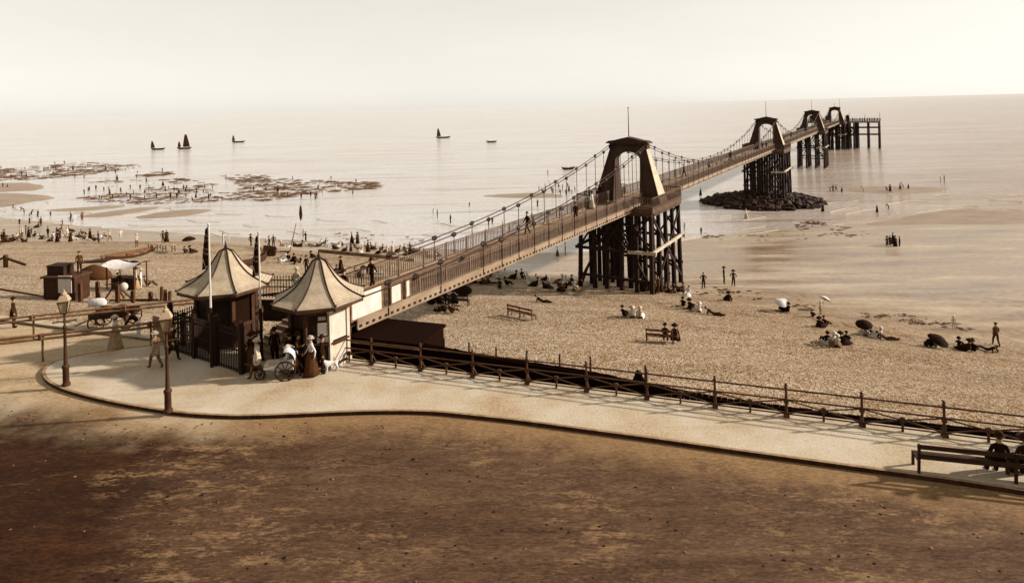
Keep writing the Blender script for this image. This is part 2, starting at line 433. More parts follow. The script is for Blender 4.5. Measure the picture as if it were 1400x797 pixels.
# promenade, kerb, road
def paving_mat():
    m, t, b = new_mat('promenade_gravel'); p = pos(t)
    n = math_n(t, 'MULTIPLY_ADD', noise(t, p, 0.35, 5, 0.6), 0.55, math_n(t, 'MULTIPLY', noise(t, p, 9.0, 4, 0.75), 0.45))
    c = ramp(t, n, [(0.32, tone(146)), (0.45, soft(188, .1)), (0.56, soft(208, .1)), (0.72, soft(228, .1))])
    wr = noise(t, scaled(t, p, (0.08, 0.9, 1), SHORE_RZ), 1.0, 5, 0.65, .5)
    c = mixc(t, maprange(t, wr, .54, .7, 0, .4), c, tone(150))
    c = mixc(t, maprange(t, noise(t, p, 1.7, 6, .7), .6, .72, 0, .4), c, tone(132))
    t.link(c, b.inputs['Base Color'])
    b.inputs['Roughness'].default_value = 0.92; bump(t, b, noise(t, p, 14, 3, 0.7), 0.5, 0.03); return m
def road_mat():
    m, t, b = new_mat('road_surface'); p = pos(t)
    sp = scaled(t, p, (0.22, 1.0, 1), SHORE_RZ)
    n1 = noise(t, sp, 0.55, 6, 0.65, 0.6); n2 = noise(t, scaled(t, p, (0.5, 1.6, 1), SHORE_RZ + 0.25), 2.2, 6, 0.7, 0.4); n3 = noise(t, scaled(t, p, (.6, 1.6, 1), SHORE_RZ + .05), 7, 5, 0.8)
    f = math_n(t, 'ADD', math_n(t, 'MULTIPLY', n1, 0.26), math_n(t, 'MULTIPLY_ADD', n2, 0.28, math_n(t, 'MULTIPLY', n3, 0.46)))
    base = ramp(t, f, [(0.36, soft(40, .35)), (0.46, soft(68, .35)), (0.54, soft(88, .35)), (0.64, soft(120, .35))])
    ruts = noise(t, scaled(t, p, (0.05, 2.6, 1), SHORE_RZ + .05), 1.0, 5, 0.75, 0.5)
    base = mixc(t, maprange(t, ruts, .54, .74, 0, .3), base, tone(100)); base = mixc(t, maprange(t, ruts, .46, .30, 0, .4), base, tone(26))
    sx0 = t.add('ShaderNodeSeparateXYZ'); t.link(p, sx0.inputs[0])
    dark_left = maprange(t, math_n(t, 'ADD', sx0.outputs[0], math_n(t, 'MULTIPLY_ADD', noise(t, p, 0.13, 4, 0.55), 22., -11.)), -5., -14., 0, .95)  # road tone gets darker towards the left, with a ragged border
    base = mixc(t, dark_left, base, ramp(t, f, [(0.38, tone(14)), (0.5, tone(32)), (0.62, tone(56))]))
    # pale trodden dust, in torn streaks
    d1 = noise(t, scaled(t, p, (0.4, 1.3, 1), SHORE_RZ - 0.3), 2.0, 6, 0.72, 0.3); d2 = noise(t, p, 0.16, 2)
    dust = math_n(t, 'MULTIPLY', maprange(t, math_n(t, 'MULTIPLY_ADD', n3, .35, math_n(t, 'MULTIPLY', d1, .65)), 0.50, 0.62), maprange(t, d2, 0.42, 0.60))
    sx = t.add('ShaderNodeSeparateXYZ'); t.link(p, sx.inputs[0])
    # dry gravel of the drive at the pier entrance and along the gutter
    rag = math_n(t, 'MULTIPLY_ADD', noise(t, p, 0.22, 5, 0.6), 9.0, -4.5)
    yy = math_n(t, 'ADD', math_n(t, 'ADD', sx.outputs[1], math_n(t, 'MULTIPLY', sx.outputs[0], 0.18)), rag)
    dry = math_n(t, 'MULTIPLY', maprange(t, yy, 19.6, 23.6), maprange(t, sx.outputs[0], -8.0, -13.0))
    gk = t.add('ShaderNodeAttribute', attribute_name='gutter').outputs['Fac']
    gut = maprange(t, math_n(t, 'ADD', gk, math_n(t, 'MULTIPLY_ADD', noise(t, p, 0.8, 5, 0.7), 0.9, -0.45)), 0.30, 0.95, 0, 0.8)
    c = mixc(t, math_n(t, 'MULTIPLY', dust, 0.62), base, tone(150))
    c = mixc(t, gut, c, ramp(t, n3, [(0.3, tone(110)), (0.7, tone(160))]))
    c = mixc(t, dry, c, ramp(t, math_n(t, 'MULTIPLY_ADD', n3, 0.5, math_n(t, 'MULTIPLY', n1, 0.5)), [(0.36, tone(120)), (0.5, tone(178)), (0.62, tone(204))]))
    t.link(c, b.inputs['Base Color']); b.inputs['Roughness'].default_value = 0.9
    bump(t, b, math_n(t, 'ADD', math_n(t, 'MULTIPLY', n2, 0.6), n3), 0.6, 0.05); return m
RZ_ = -0.13
KPIX = [(262, 470), (200, 476), (130, 485), (90, 493), (70, 500), (60, 508), (58, 516), (66, 526), (92, 538), (150, 553), (232, 567), (290, 572), (340, 573), (400, 571), (470, 568), (530, 566.5), (590, 567.5), (650, 573), (720, 581), (800, 592), (900, 605.5), (1000, 620), (1150, 641), (1280, 659), (1400, 677), (1700, 722), (2300, 812)]
kb = [P(u, v, RZ_) for u, v in KPIX]
kd = []
for i in range(1, len(kb) - 2):
    p0, p1, p2, p3 = kb[i - 1:i + 3]
    for q in range(6):
        s = q/6
        kd.append(0.5*(2*p1 + (p2 - p0)*s + (2*p0 - 5*p1 + 4*p2 - p3)*s*s + (3*p1 - p0 - 3*p2 + p3)*s**3))
kd = [kb[0]] + kd + [kb[-2], kb[-1]]
def offset(line, d):
    out = []
    for i, p in enumerate(line):
        a, b = line[max(i - 1, 0)], line[min(i + 1, len(line) - 1)]
        q = (b - a).normalized(); out.append(Vector((p.x - q.y*d, p.y + q.x*d, 0)))
    return out
# promenade sheet: inside of the kerb out to the sea wall
inner = offset(kd, 0.13)
tl = st(kd[0])[0]; tr = st(kd[-1])[0]
mb = MB()
poly = [(p.x, p.y) for p in inner] + [tuple(fromts(lerp(tr, tl, i/30), 0.0).xy) for i in range(31)]
b0 = mb.av([(x, y, 0) for x, y in poly]); mb.af([tuple(range(len(poly)))], b0)
me = bpy.data.meshes.new('promenade')
bm = bmesh.new(); vs = [bm.verts.new((x, y, 0)) for x, y in poly]; bm.faces.new(vs); bmesh.ops.triangulate(bm, faces=bm.faces); bmesh.ops.recalc_face_normals(bm, faces=bm.faces)
if sum(f.normal.z for f in bm.faces) < 0: bmesh.ops.reverse_faces(bm, faces=bm.faces)
bm.to_mesh(me); bm.free(); me.materials.append(paving_mat())
tag(link('promenade', me), kind='structure')
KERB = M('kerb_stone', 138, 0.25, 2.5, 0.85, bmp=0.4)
mb = MB()
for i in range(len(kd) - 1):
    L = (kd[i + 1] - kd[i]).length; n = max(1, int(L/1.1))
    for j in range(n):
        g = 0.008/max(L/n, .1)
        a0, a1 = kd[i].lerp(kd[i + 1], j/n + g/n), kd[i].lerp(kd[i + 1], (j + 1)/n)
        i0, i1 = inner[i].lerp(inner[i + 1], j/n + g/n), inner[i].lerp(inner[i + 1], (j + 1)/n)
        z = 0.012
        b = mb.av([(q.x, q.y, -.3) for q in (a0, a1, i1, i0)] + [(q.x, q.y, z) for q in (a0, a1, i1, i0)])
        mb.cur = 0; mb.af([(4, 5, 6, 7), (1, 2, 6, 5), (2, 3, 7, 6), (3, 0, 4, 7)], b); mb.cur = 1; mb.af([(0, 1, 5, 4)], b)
tag(mb.build('kerb', [KERB, M('kerb_face_shade', 44, .4, 2.5, .85, bmp=.4)]), kind='structure')  # shade of the road-side face put in as a darker colour
# road: one sheet under everything landward of the sea wall
mb = MB(); rows = []; gut = []
kt = [(q.x, q.y) for q in kd]
def near_kerb(x, y): return min((x - a)**2 + (y - b)**2 for a, b in kt)**0.5
for i in range(121):
    t_ = lerp(-75, 45, i/120) if 0 < i < 120 else (-900 if i == 0 else 900)
    col = []
    for s_ in [0.0] + [-0.7*j for j in range(1, 34)] + [-30, -60, -300]:
        q = fromts(t_, s_); col.append((q.x, q.y, RZ_)); gut.append(clamp(1 - near_kerb(q.x, q.y)/3.2))
    rows.append(col)
mb.sheet(rows)
road = mb.build('road', road_mat()); tag(road, kind='structure')
at = road.data.attributes.new('gutter', 'FLOAT', 'POINT'); at.data.foreach_set('value', gut)
# sea wall under the promenade edge
WALLM = M('tarred_wall', 40, 0.35, 1.5, 0.85, (0.4, 0.4, 2), 0.5)
mb = MB()
q0, q1 = fromts(-200, 0.12), fromts(130, 0.12)
mb.bar((q0.x, q0.y, -1.6), (q1.x, q1.y, -1.6), 0.22, 3.1)
COPE = M('coping_stone', 188, 0.15, 2, 0.85)
sw = thing('sea_wall', 'low sea wall of the promenade with a pale coping along its foot rail', 'sea wall', tuple(F1))
sw.location = (0, 0, 0)
mb.build('wall_face', WALLM, sw)
mb = MB()
for i in range(150):
    q0, q1 = fromts(-200 + 2.2*i, 0.0), fromts(-200 + 2.2*i + 2.19, 0.0)
    mb.bar((q0.x, q0.y, -0.02), (q1.x, q1.y, -0.02), 0.52, 0.075)
mb.build('coping', COPE, sw)

# grit, dung and small stones lying on the road; worn gravel on the promenade edge
rnd = random.Random(77); mb = MB()
for i in range(900):
    t_ = rnd.uniform(-30, 26); s_ = -rnd.uniform(4.5, 17); q = fromts(t_, s_)
    if q.y < 13: continue
    mb.cur = 0 if rnd.random() < .6 else 1
    if near_kerb(q.x, q.y) < .25: continue
    if inside((q.x, q.y), poly): continue
    mb.blob((q.x, q.y, RZ_ + .005), rnd.uniform(.012, .04)*(1.6 if rnd.random() < .06 else 1), i, .3, 6, 4, (1.2, 1, .6))
tag(mb.build('road_grit', [M('road_grit_dark', 24, .4, 6), M('road_grit_pale', 104, .3, 6)]), kind='stuff')
# broken surf along the water's edge
FOAM = M('surf_foam', 214, .06, 3, .7, bmp=.3)
mb = MB()
for off, w0, seed in ((-1.5, .5, 1), (3.5, .35, 2), (9.0, .45, 3), (19., .5, 4)):
    rnd = random.Random(seed); t_ = -150.
    while t_ < 130:
        L = rnd.uniform(2, 9); n = max(3, int(L/1.2)); a = []
        o2 = rnd.uniform(-1.5, 1.5)
        for j in range(n + 1):
            tt = t_ + L*j/n; s_ = edge(tt) + off + o2 + 1.1*math.sin(tt*.43 + seed) + .25*math.sin(tt*1.3); w_ = w0*math.sin(math.pi*(j + .3)/(n + .6))*rnd.uniform(.5, 1.1)
            a.append([fromts(tt, s_, SEA + .02), fromts(tt, s_ + w_*.5, SEA + .10), fromts(tt, s_ + w_, SEA + .02)])
        mb.sheet(a); t_ += L + rnd.uniform(1, 18)
tag(mb.build('surf', FOAM, smooth=True), kind='structure')
# ------------------------------------------------------------------ the chain pier
TH = math.atan2(.5327, .8463)
C1 = Vector((12.5, 67.0, 0)); AX = Vector((.5327, .8463, 0)); RX = Vector((.8463, -.5327, 0))
def pier_pt(r, k, z=0): q = C1 + AX*k + RX*r; return Vector((q.x, q.y, z))
DK, SF = 1.35, 0.9            # deck top and soffit
SP = 79.25
IRON = M('pier_iron', 46, 0.25, 2.0, 0.6, bmp=0.2)
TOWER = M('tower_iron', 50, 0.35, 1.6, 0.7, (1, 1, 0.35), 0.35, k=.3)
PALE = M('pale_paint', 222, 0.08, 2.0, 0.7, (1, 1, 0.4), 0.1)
LIT_CHEEK = M('lit_cheek', 190, .12, 1.5)  # pale tone stands for sunlight on the right cheek
RAILW = M('pier_rail_paint', 92, 0.2, 3.0, 0.75, k=.4)
DECKM = M('deck_planks', 112, 0.22, 2.0, 0.85, (0.3, 6, 1), 0.4, k=.35)
FASC = M('deck_fascia', 140, 0.16, 2.0, 0.8, (1, 0.3, 1), 0.3, k=.35)
PILE = M('tarred_pile', 28, 0.4, 1.6, 0.75, (2, 2, 0.4), 0.5)
WALE = M('bleached_wale', 196, 0.2, 3.0, 0.85, (1, 1, 1), 0.4)
BLACK = M('black_iron', 26, 0.3, 3.0, 0.6)
pier = thing('chain_pier', 'long suspension chain pier on four iron towers running out to sea', 'pier', tuple(C1), -TH)
HW = 1.9
# deck spans: shore to tower one, then four more bays
K0 = -41.5
spans = [(K0, 0.0), (0.0, SP), (SP, 2*SP), (2*SP, 3*SP), (3*SP, 3*SP + 4)]
hang_n = 0
def chain_z(i, q, a):
    "height of the chain; i span, q 0..1 along it, a which of the two chains"
    if i == 0: z = 2.45 + 4.75*q**2.2
    else: z = 2.45 + 4.75*abs(2*q - 1)**2.0
    return z + (0.28*a)
for i, (ka, kb_) in enumerate(spans):
    mb = MB(); n = max(1, int((kb_ - ka)/1.0))
    for j in range(n):
        a, b = lerp(ka, kb_, j/n), lerp(ka, kb_, (j + 1)/n)
        mb.box((0, (a + b)/2, DK - 0.03), (2*HW, b - a - 0.02, 0.06))
    for r in (-1.5, -.5, .5, 1.5): mb.box((r, (ka + kb_)/2, DK - 0.2), (0.15, kb_ - ka, 0.26))
    for j in range(int((kb_ - ka)/2.4)): mb.box((0, ka + 1.2 + 2.4*j, SF + 0.08), (2*HW - 0.1, 0.16, 0.14))
    d = mb.build('deck_span', DECKM, pier)
    if kb_ - ka < 10: continue
    for s in (-1, 1):
        mb = MB(); mb.box((s*(HW + 0.05), (ka + kb_)/2, (DK + SF)/2 + .06), (0.09, kb_ - ka, DK - SF + 0.06))
        mb.box((s*(HW + 0.07), (ka + kb_)/2, DK + 0.1), (0.12, kb_ - ka, 0.06))
        mb.box((s*(HW + 0.07), (ka + kb_)/2, SF + 0.03), (0.12, kb_ - ka, 0.06))
        mb.cur = 1
        st_ = 0.45 if i < 2 else 1.2
        for j in range(int((kb_ - ka)/st_)): mb.box((s*(HW + 0.105), ka + 0.2 + st_*j, SF + 0.17), (0.05, 0.16, 0.12))
        mb.build('fascia', [FASC, BLACK], d)
        mb = MB(); x = s*(HW - 0.02)
        for z, h in ((DK + 1.08, 0.07), (DK + 0.92, 0.04), (DK + 0.18, 0.05)): mb.box((x, (ka + kb_)/2, z), (0.06, kb_ - ka, h))
        stp = (0.2, 0.26, 0.4, 0.6)[i]
        for j in range(int((kb_ - ka)/stp)):
            k = ka + stp*j + .05
            mb.box((x, k, DK + 0.6), (0.045, 0.05 if i < 2 else 0.1, 0.98))
        for j in range(int((kb_ - ka)/2.4)): mb.box((x, ka + 2.4*j + .03, DK + 0.58), (0.08, 0.11, 1.16))
        mb.build('railing', RAILW, d)
        # the chains: two lines of links with dark joint plates where the hanging rods are carried
        mb = MB(); mb.cur = 0
        xx = s*(HW + 0.12)
        nn = 36
        for a in (0, 1):
            pts = [(xx, lerp(ka, kb_, q/nn), chain_z(i, q/nn, a)) for q in range(nn + 1)]
            mb.tube(pts, 0.038, 5)
        ch = mb.build('chain', IRON, d)
        stp = 2.1 if i == 0 else 2.4
        m_ = int((kb_ - ka)/stp)
        rest = MB()
        jo = MB()
        for j in range(1, m_):
            q = j/m_; k = lerp(ka, kb_, q); a = j % 2
            z = chain_z(i, q, a)
            jo.blob((xx, k, z), 0.23, j, 0.2, 6, 4, (0.5, 1.3, 0.75))
            if z < DK + 1.3: continue
            if hang_n < 96 and i < 2:
                h = MB(); h.tube([(xx, k, SF + .1), (xx, k, z)], 0.03, 5); h.build('hanging_rod', IRON, ch); hang_n += 1
            else: rest.tube([(xx, k, SF + .1), (xx, k, z)], 0.03, 4)
        tag(jo.build('joint_plates', BLACK, ch), kind='stuff')
        if rest.v: tag(rest.build('hanging_rods', IRON, ch), kind='stuff')
# approach ramp
mb = MB()
for j in range(9):
    mb.box((-0.6, K0 - 0.18 - 0.36*j, DK - 0.075 - 0.15*j), (3.6, 0.36, 0.15))
mb.box((-.6, K0 - 1.2, 0.2), (3.4, 2.3, 0.4))
mb.build('entrance_steps', DECKM, pier)
def tower(ki, seed, groundz, nr, nk, plat=(4.1, 4.7), poles=1):
    rnd = random.Random(seed)
    tw = link('tower', None, pier); tw.location = (0, ki, 0)
    ZB, ZTp = DK, 7.3
    def dep(z): q = (z - ZB)/(ZTp - ZB); return lerp(1.2, 0.36, q)
    out = [(-3.7, ZB), (-1.95, ZTp), (1.95, ZTp), (3.7, ZB)]
    arch = [(1.5, ZB), (1.4, 5.75)] + [(1.4*math.cos(a), 5.75 + 0.85*math.sin(a)) for a in [math.pi*j/12 for j in range(1, 12)]] + [(-1.4, 5.75), (-1.5, ZB)]
    pts = out + arch; n = len(pts)
    mb = MB()
    b = mb.av([(r, -dep(z), z) for r, z in pts] + [(r, dep(z), z) for r, z in pts])
    mb.af([tuple(range(n)), tuple(reversed(range(n, 2*n)))], b)
    mb.af([(i, (i + 1) % n, n + (i + 1) % n, n + i) for i in range(n)], b)
    body = mb.build('tower_legs', TOWER, tw)
    # raised panel mouldings on the leg faces and the spandrel
    for s in (-1, 1):
        mb = MB()
        for f in (-1, 1):
            def fr(q, z): return (s*lerp(lerp(3.7, 1.95, (z - ZB)/(ZTp - ZB)) - .22, lerp(1.5, 1.4, clamp((z - ZB)/(5.75 - ZB))) + .22, q), f*(dep(z) + 0.02), z)
            for p0, p1 in (((0, ZB + .4), (0, 6.5)), ((1, ZB + .4), (1, 5.85)), ((0, ZB + .4), (1, ZB + .4)), ((0, ZB + 2.6), (1, ZB + 2.6)), ((0, 5.85), (1, 5.85))):
                mb.bar(fr(*p0), fr(*p1), 0.07)
        mb.build('panel_moulding', TOWER, tw)
    mb = MB()
    mb.box((0, 0, ZTp + 0.1), (4.1, 1.1, 0.2)); mb.box((0, 0, ZTp + 0.27), (4.75, 1.5, 0.14)); 
    mb.build('cornice', TOWER, tw)
    mb = MB()
    z0 = ZTp + 0.341
    prof = [(-2.3, z0), (-2.2, z0 + .12), (-1.5, z0 + .2), (-.8, z0 + .38), (0, z0 + .55), (.8, z0 + .38), (1.5, z0 + .2), (2.2, z0 + .12), (2.3, z0)]
    n = len(prof); b = mb.av([(x, -.6, z) for x, z in prof] + [(x, .6, z) for x, z in prof])
    mb.af([tuple(range(n)), tuple(reversed(range(n, 2*n)))] + [(i, (i + 1) % n, n + (i + 1) % n, n + i) for i in range(n)], b)
    mb.build('pediment', TOWER, tw)
    # bracket curls under the cornice ends
    mb = MB()
    for s in (-1, 1):
        mb.box((s*2.07, 0, ZTp - .18), (0.22, .9, 0.36))
    mb.build('bracket', TOWER, tw)
    # outer cheeks; sunlight painted into the right one as a pale tone
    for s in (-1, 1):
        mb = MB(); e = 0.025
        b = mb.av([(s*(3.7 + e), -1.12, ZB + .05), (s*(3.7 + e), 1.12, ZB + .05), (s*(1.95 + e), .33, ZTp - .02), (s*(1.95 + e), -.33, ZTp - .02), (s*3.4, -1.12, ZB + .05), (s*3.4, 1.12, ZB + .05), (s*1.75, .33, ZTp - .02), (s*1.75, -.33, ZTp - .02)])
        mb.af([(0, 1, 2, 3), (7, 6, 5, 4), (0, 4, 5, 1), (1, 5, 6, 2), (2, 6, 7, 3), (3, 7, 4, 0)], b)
        mb.build('side_cheek', LIT_CHEEK if s > 0 else TOWER, tw)
    if poles:
        for x in ([0] if poles == 1 else [-.1, 1.9]):
            mb = MB(); mb.tube([(x, 0, z0 + .1), (x, 0, z0 + .6), (x, 0, z0 + (3.6 if x >= 0 else 1.4))], [0.075, 0.06, 0.035], 8); mb.lathe([(.03, z0 + (3.6 if x >= 0 else 1.4)), (.1 if x >= 0 else .25, z0 + (3.65 if x >= 0 else 1.6)), (.03, z0 + (3.75 if x >= 0 else 1.8))], (x, 0, 0), 8)
            mb.build('flagpole', IRON, tw)
    # platform with its parapet
    pr, pk = plat
    mb = MB()
    mb.box((-(pr + HW + .2)/2, 0, DK - 0.12), (pr - HW - .2, 2*pk, 0.2)); mb.box(((pr + HW + .2)/2, 0, DK - 0.12), (pr - HW - .2, 2*pk, 0.2))
    for s in (-1, 1): mb.box((0, s*(pk - .12), SF - 0.14), (2*pr - .1, 0.3, 0.36)); mb.box((s*(pr - .12), 0, SF - .14), (0.28, 2*pk - .9, 0.36))
    mb.build('platform', M('platform_timber', 60, .3, 2, k=.3), tw)
    mb = MB()
    for s in (-1, 1):
        for (x0, y0), (x1, y1) in (((s*HW + s*.3, -pk), (s*pr, -pk)), ((s*pr, -pk), (s*pr, pk)), ((s*HW + s*.3, pk), (s*pr, pk))):
            L = math.hypot(x1 - x0, y1 - y0)
            for z in (DK + 1.05, DK + .12, SF + .12): mb.bar((x0, y0, z), (x1, y1, z), .07, .09)
            for j in range(int(L/.24) + 1):
                q = j*.24/L; mb.box((lerp(x0, x1, q), lerp(y0, y1, q), DK + .6), (.05, .05, .95))
            mb.bar((x0, y0, (DK + SF)/2), (x1, y1, (DK + SF)/2), .06, DK - SF)
    mb.build('platform_railing', M('platform_rail_paint', 76, .25, 2, k=.35), tw)
    # piles: raked outer rows, plumb inner ones
    xs = [lerp(-pr + .3, pr - .3, i/(nr - 1)) for i in range(nr)]; ys_ = [lerp(-pk + .35, pk - .35, i/(nk - 1)) for i in range(nk)]
    for x in xs:
        for y in ys_:
            w0 = pier_pt(x, ki + y)
            zb = groundz(w0) - .6
            if y == 0 and abs(x) < 1: continue
            jx, jy = rnd.uniform(-.12, .12), rnd.uniform(-.12, .12)
            rake = 0.06 if abs(y) > pk - .5 else 0
            H = SF - .32 - zb
            mb = MB(); mb.tube([(x, y, SF - .32), (x + jx*.4, y + (.0 if y == 0 else math.copysign(rake*H*.4, y)), SF - H*.5), (x + jx, y + (0 if y == 0 else math.copysign(rake*H*.8, y)), zb)], [.22, .24, .27], 8)
            mb.build('pile', PILE, tw)
    zg = min(groundz(pier_pt(sx*pr, ki + sy*pk)) for sx in (-1, 1) for sy in (-1, 1))
    zm = lerp(SF, zg, .42)
    for y in (-pk - .1, pk + .05):
        for s in (-1, 1):
            mb = MB(); zz = (zm, lerp(SF, zg, .95))
            mb.bar((0.3*s, y*.98, lerp(SF, zg, .12)), (s*pr*.95, y, lerp(SF, zg, .8)), .14, .2); mb.build('brace', PILE, tw)
        mb = MB(); mb.bar((-pr - .2, y, zm), (1.5, y, zm), .2, .28); mb.build('brace', PILE, tw)
        mb = MB(); mb.bar((1.52, y - .02, zm), (pr + .35, y - .02, zm + .1), .22, .3); mb.build('wale', WALE, tw)
    for s in (-1, 1):
        x = s*(pr - .02)
        mb = MB(); mb.bar((x, -pk, zm + .12), (x, pk, zm + .22), .22, .28); mb.build('wale', WALE if s > 0 else PILE, tw)
        for a, b in ((-1, 1), (1, -1)):
            mb = MB(); mb.bar((x*.98, a*pk*.9, lerp(SF, zg, .06)), (x*.98, b*pk*.9, lerp(SF, zg, .86)), .14, .2); mb.build('brace', PILE, tw)
    for y in (-pk - .02, pk - .1):
        for x0, x1 in ((-pr + .3, -pr*.35), (-pr*.3, pr*.3), (pr*.35, pr - .3)):
            for a, b in ((x0, x1), (x1, x0)):
                mb = MB(); mb.bar((a, y, lerp(SF, zg, .03)), (b, y + .01*(a - b), lerp(SF, zg, .4)), .13, .18); mb.build('brace', PILE, tw)
    for s in (-1, 1):
        mb = MB(); mb.bar((-pr, s*pk, lerp(SF, zg, .72)), (pr, s*pk, lerp(SF, zg, .72)), .18, .26); mb.build('wale', PILE, tw)
    for y in ys_[1:-1]:
        mb = MB(); mb.bar((-pr, y + .25, lerp(SF, zg, .1)), (pr, y + .25, lerp(SF, zg, .75)), .16, .22); mb.build('brace', PILE, tw)
    return tw
tower(0, 1, lambda p: ter(p.x, p.y), 6, 5)
tower(SP, 2, lambda p: SEA + 1.2, 6, 4)
tower(2*SP, 3, lambda p: SEA, 4, 4)
tower(3*SP, 4, lambda p: SEA, 4, 4, poles=2)
# pier head
hd = link('pier_head', None, pier); hd.location = (0, 3*SP, 0)
rnd_h = random.Random(8)
hx0, hx1, hk0, hk1 = -13., 16.5, 6.0, 15.0
mb = MB(); mb.box(((hx0 + hx1)/2, (hk0 + hk1)/2, DK - .1), (hx1 - hx0, hk1 - hk0, .2))
for k in (hk0 + .2, hk1 - .2): mb.box(((hx0 + hx1)/2, k, SF + .1), (hx1 - hx0 - .2, .3, .35))
mb.build('head_platform', DECKM, hd)
mb = MB()
for (x0, y0), (x1, y1) in (((hx0, hk0), (-2, hk0)), ((2, hk0), (hx1, hk0)), ((hx1, hk0), (hx1, hk1)), ((hx0, hk1), (hx1, hk1)), ((hx0, hk0), (hx0, hk1))):
    L = math.hypot(x1 - x0, y1 - y0)
    for z in (DK + 1.05, DK + .6, DK + .2): mb.bar((x0, y0, z), (x1, y1, z), .1)
    for j in range(int(L/.9) + 1): q = j*.9/L; mb.box((lerp(x0, x1, q), lerp(y0, y1, q), DK + .55), (.1, .1, 1.1))
mb.build('head_railing', IRON, hd)
for i in range(8):
    x = lerp(hx0 + .4, hx1 - .4, i/7)
    for y in (hk0 + .4, hk1 - .4):
        mb = MB(); mb.tube([(x, y, SF), (x, y, SEA - .6)], [.34, .42], 8); mb.build('pile', PILE, hd)
for x, y in [(x, y) for x in (-5., -2.5, 0., 2.5, 5., 7.) for y in (1.0, 3.5, 8.5, 11.5)]:
    mb = MB(); mb.tube([(x, y, SF), (x + (rnd_h.uniform(-.3, .3)), y, SEA - .6)], [.28, .34], 8); mb.build('pile', PILE, hd)
for z in (SF - 2.2, SF - 5.2):
    mb = MB(); mb.bar((-5.2, 1.0, z), (7.2, 1.0, z), .25, .35); mb.build('wale', PILE, hd)
    for y in (hk0 + .3, hk1 - .3):
        mb = MB(); mb.bar((hx0, y, z), (hx1, y, z), .25, .35); mb.build('wale', PILE, hd)
for i in range(7):
    if i in (5, 6): continue
    x0, x1 = (lerp(hx0 + .4, hx1 - .4, (i + q)/7) for q in (0, 1))
    mb = MB(); mb.bar((x0, hk0 + .2, SF), (x1, hk0 + .2, SF - 7), .2, .3); mb.bar((x1, hk0 + .26, SF), (x0, hk0 + .26, SF - 7), .2, .3); mb.build('brace', PILE, hd)
for x, h in ((hx1, 4), (5., 4.2), (11., 3.2), (hx0, 3.5)):
    mb = MB(); mb.tube([(x, hk0, DK), (x, hk0, DK + h)], [.12, .06], 6); mb.build('flagpole', IRON, hd)
for x, y, sx, sy, h in ((-9., 10.5, 4, 3, 2.6), (-3.5, 11, 2.4, 2.4, 2.2), (4.2, 8, 1.4, 1.4, 2.3)):
    mb = MB(); mb.box((x, y, DK + h/2), (sx, sy, h)); mb.box((x, y, DK + h + .1), (sx + .4, sy + .4, .2)); mb.box((x, y, DK + h + .45), (sx*.8, sy*.8, .5), taper=.4); mb.build('shelter', TOWER, hd)
# boulders heaped round the second tower
mb = MB(); rnd = random.Random(5)
cc = pier_pt(-1.0, SP - 1)
for i in range(760):
    a = rnd.uniform(0, 2*math.pi); q = rnd.random()**0.6
    r0 = lerp(0, 1, q)
    x, y = cc.x + math.cos(a)*r0*12.2, cc.y + math.sin(a)*r0*11.0
    z = SEA + 1.9*(1 - r0**1.6)
    mb.blob((x, y, z), rnd.uniform(.35, .95), i, .35, 6, 4, (1.1, 1, .8))
tag(mb.build('tower_boulders', M('dark_boulder', 36, .4, .8, .8, bmp=.5)), kind='stuff')
# ------------------------------------------------------------------ promenade railing
RAIL = M('railing_paint', 62, .3, 3, .65, bmp=.2)
fence = thing('promenade_railing', 'long post and rail iron railing with crossed braces along the promenade edge', 'railing', tuple(F1), math.atan2(TD.y, TD.x))
us = [450, 510, 577, 648, 722, 803, 885, 978, 1075, 1178, 1290, 1412, 1548, 1700, 1870]
ts = [st(P(u, lerp(490, 595, (u - 450)/840.), 0))[0] for u in us]
for i, t_ in enumerate(ts):
    mb = MB(); mb.box((t_, -.12, .06), (.2, .2, .12)); mb.tube([(t_, -.12, .1), (t_, -.12, 1.12)], [.055, .042], 8)
    mb.lathe([(.04, 1.06), (.065, 1.1), (.065, 1.13), (.04, 1.16), (.055, 1.2), (.045, 1.24), (.01, 1.27)], (t_, -.12, 0), 10); mb.lathe([(.06, .5), (.09, .53), (.09, .58), (.06, .62)], (t_, -.12, 0), 10)
    mb.bar((t_, -.12, .5), (t_, .3, 0.0), .05); mb.build('post', RAIL, fence)
    if i == len(ts) - 1: break
    t2 = ts[i + 1]; tm = (t_ + t2)/2
    mb = MB(); mb.bar((tm, -.12, 0), (tm, -.12, .5), .07); mb.box((tm, -.12, .42), (.16, .1, .16)); mb.bar((tm, -.12, .5), (tm + .12, -.12, .38), .06); mb.build('short_post', RAIL, fence)
    mb = MB(); mb.tube([(t_, -.12, 1.03), (t2, -.12, 1.03)], .032, 6); mb.build('top_rail', RAIL, fence)
    mb = MB(); mb.tube([(t_, -.12, .66), (t2, -.12, .66)], .03, 6); mb.build('middle_rail', RAIL, fence)
    mb = MB(); mb.tube([(t_, -.12, .13), (t2, -.12, .13)], .026, 6); mb.build('bottom_rail', RAIL, fence)
    for z0, z1 in ((.64, .15), (.15, .64)):
        mb = MB(); mb.tube([(t_, -.12, z0), (tm, -.12, .41), (t2, -.12, z1)], .026, 6); mb.build('cross_brace', RAIL, fence)
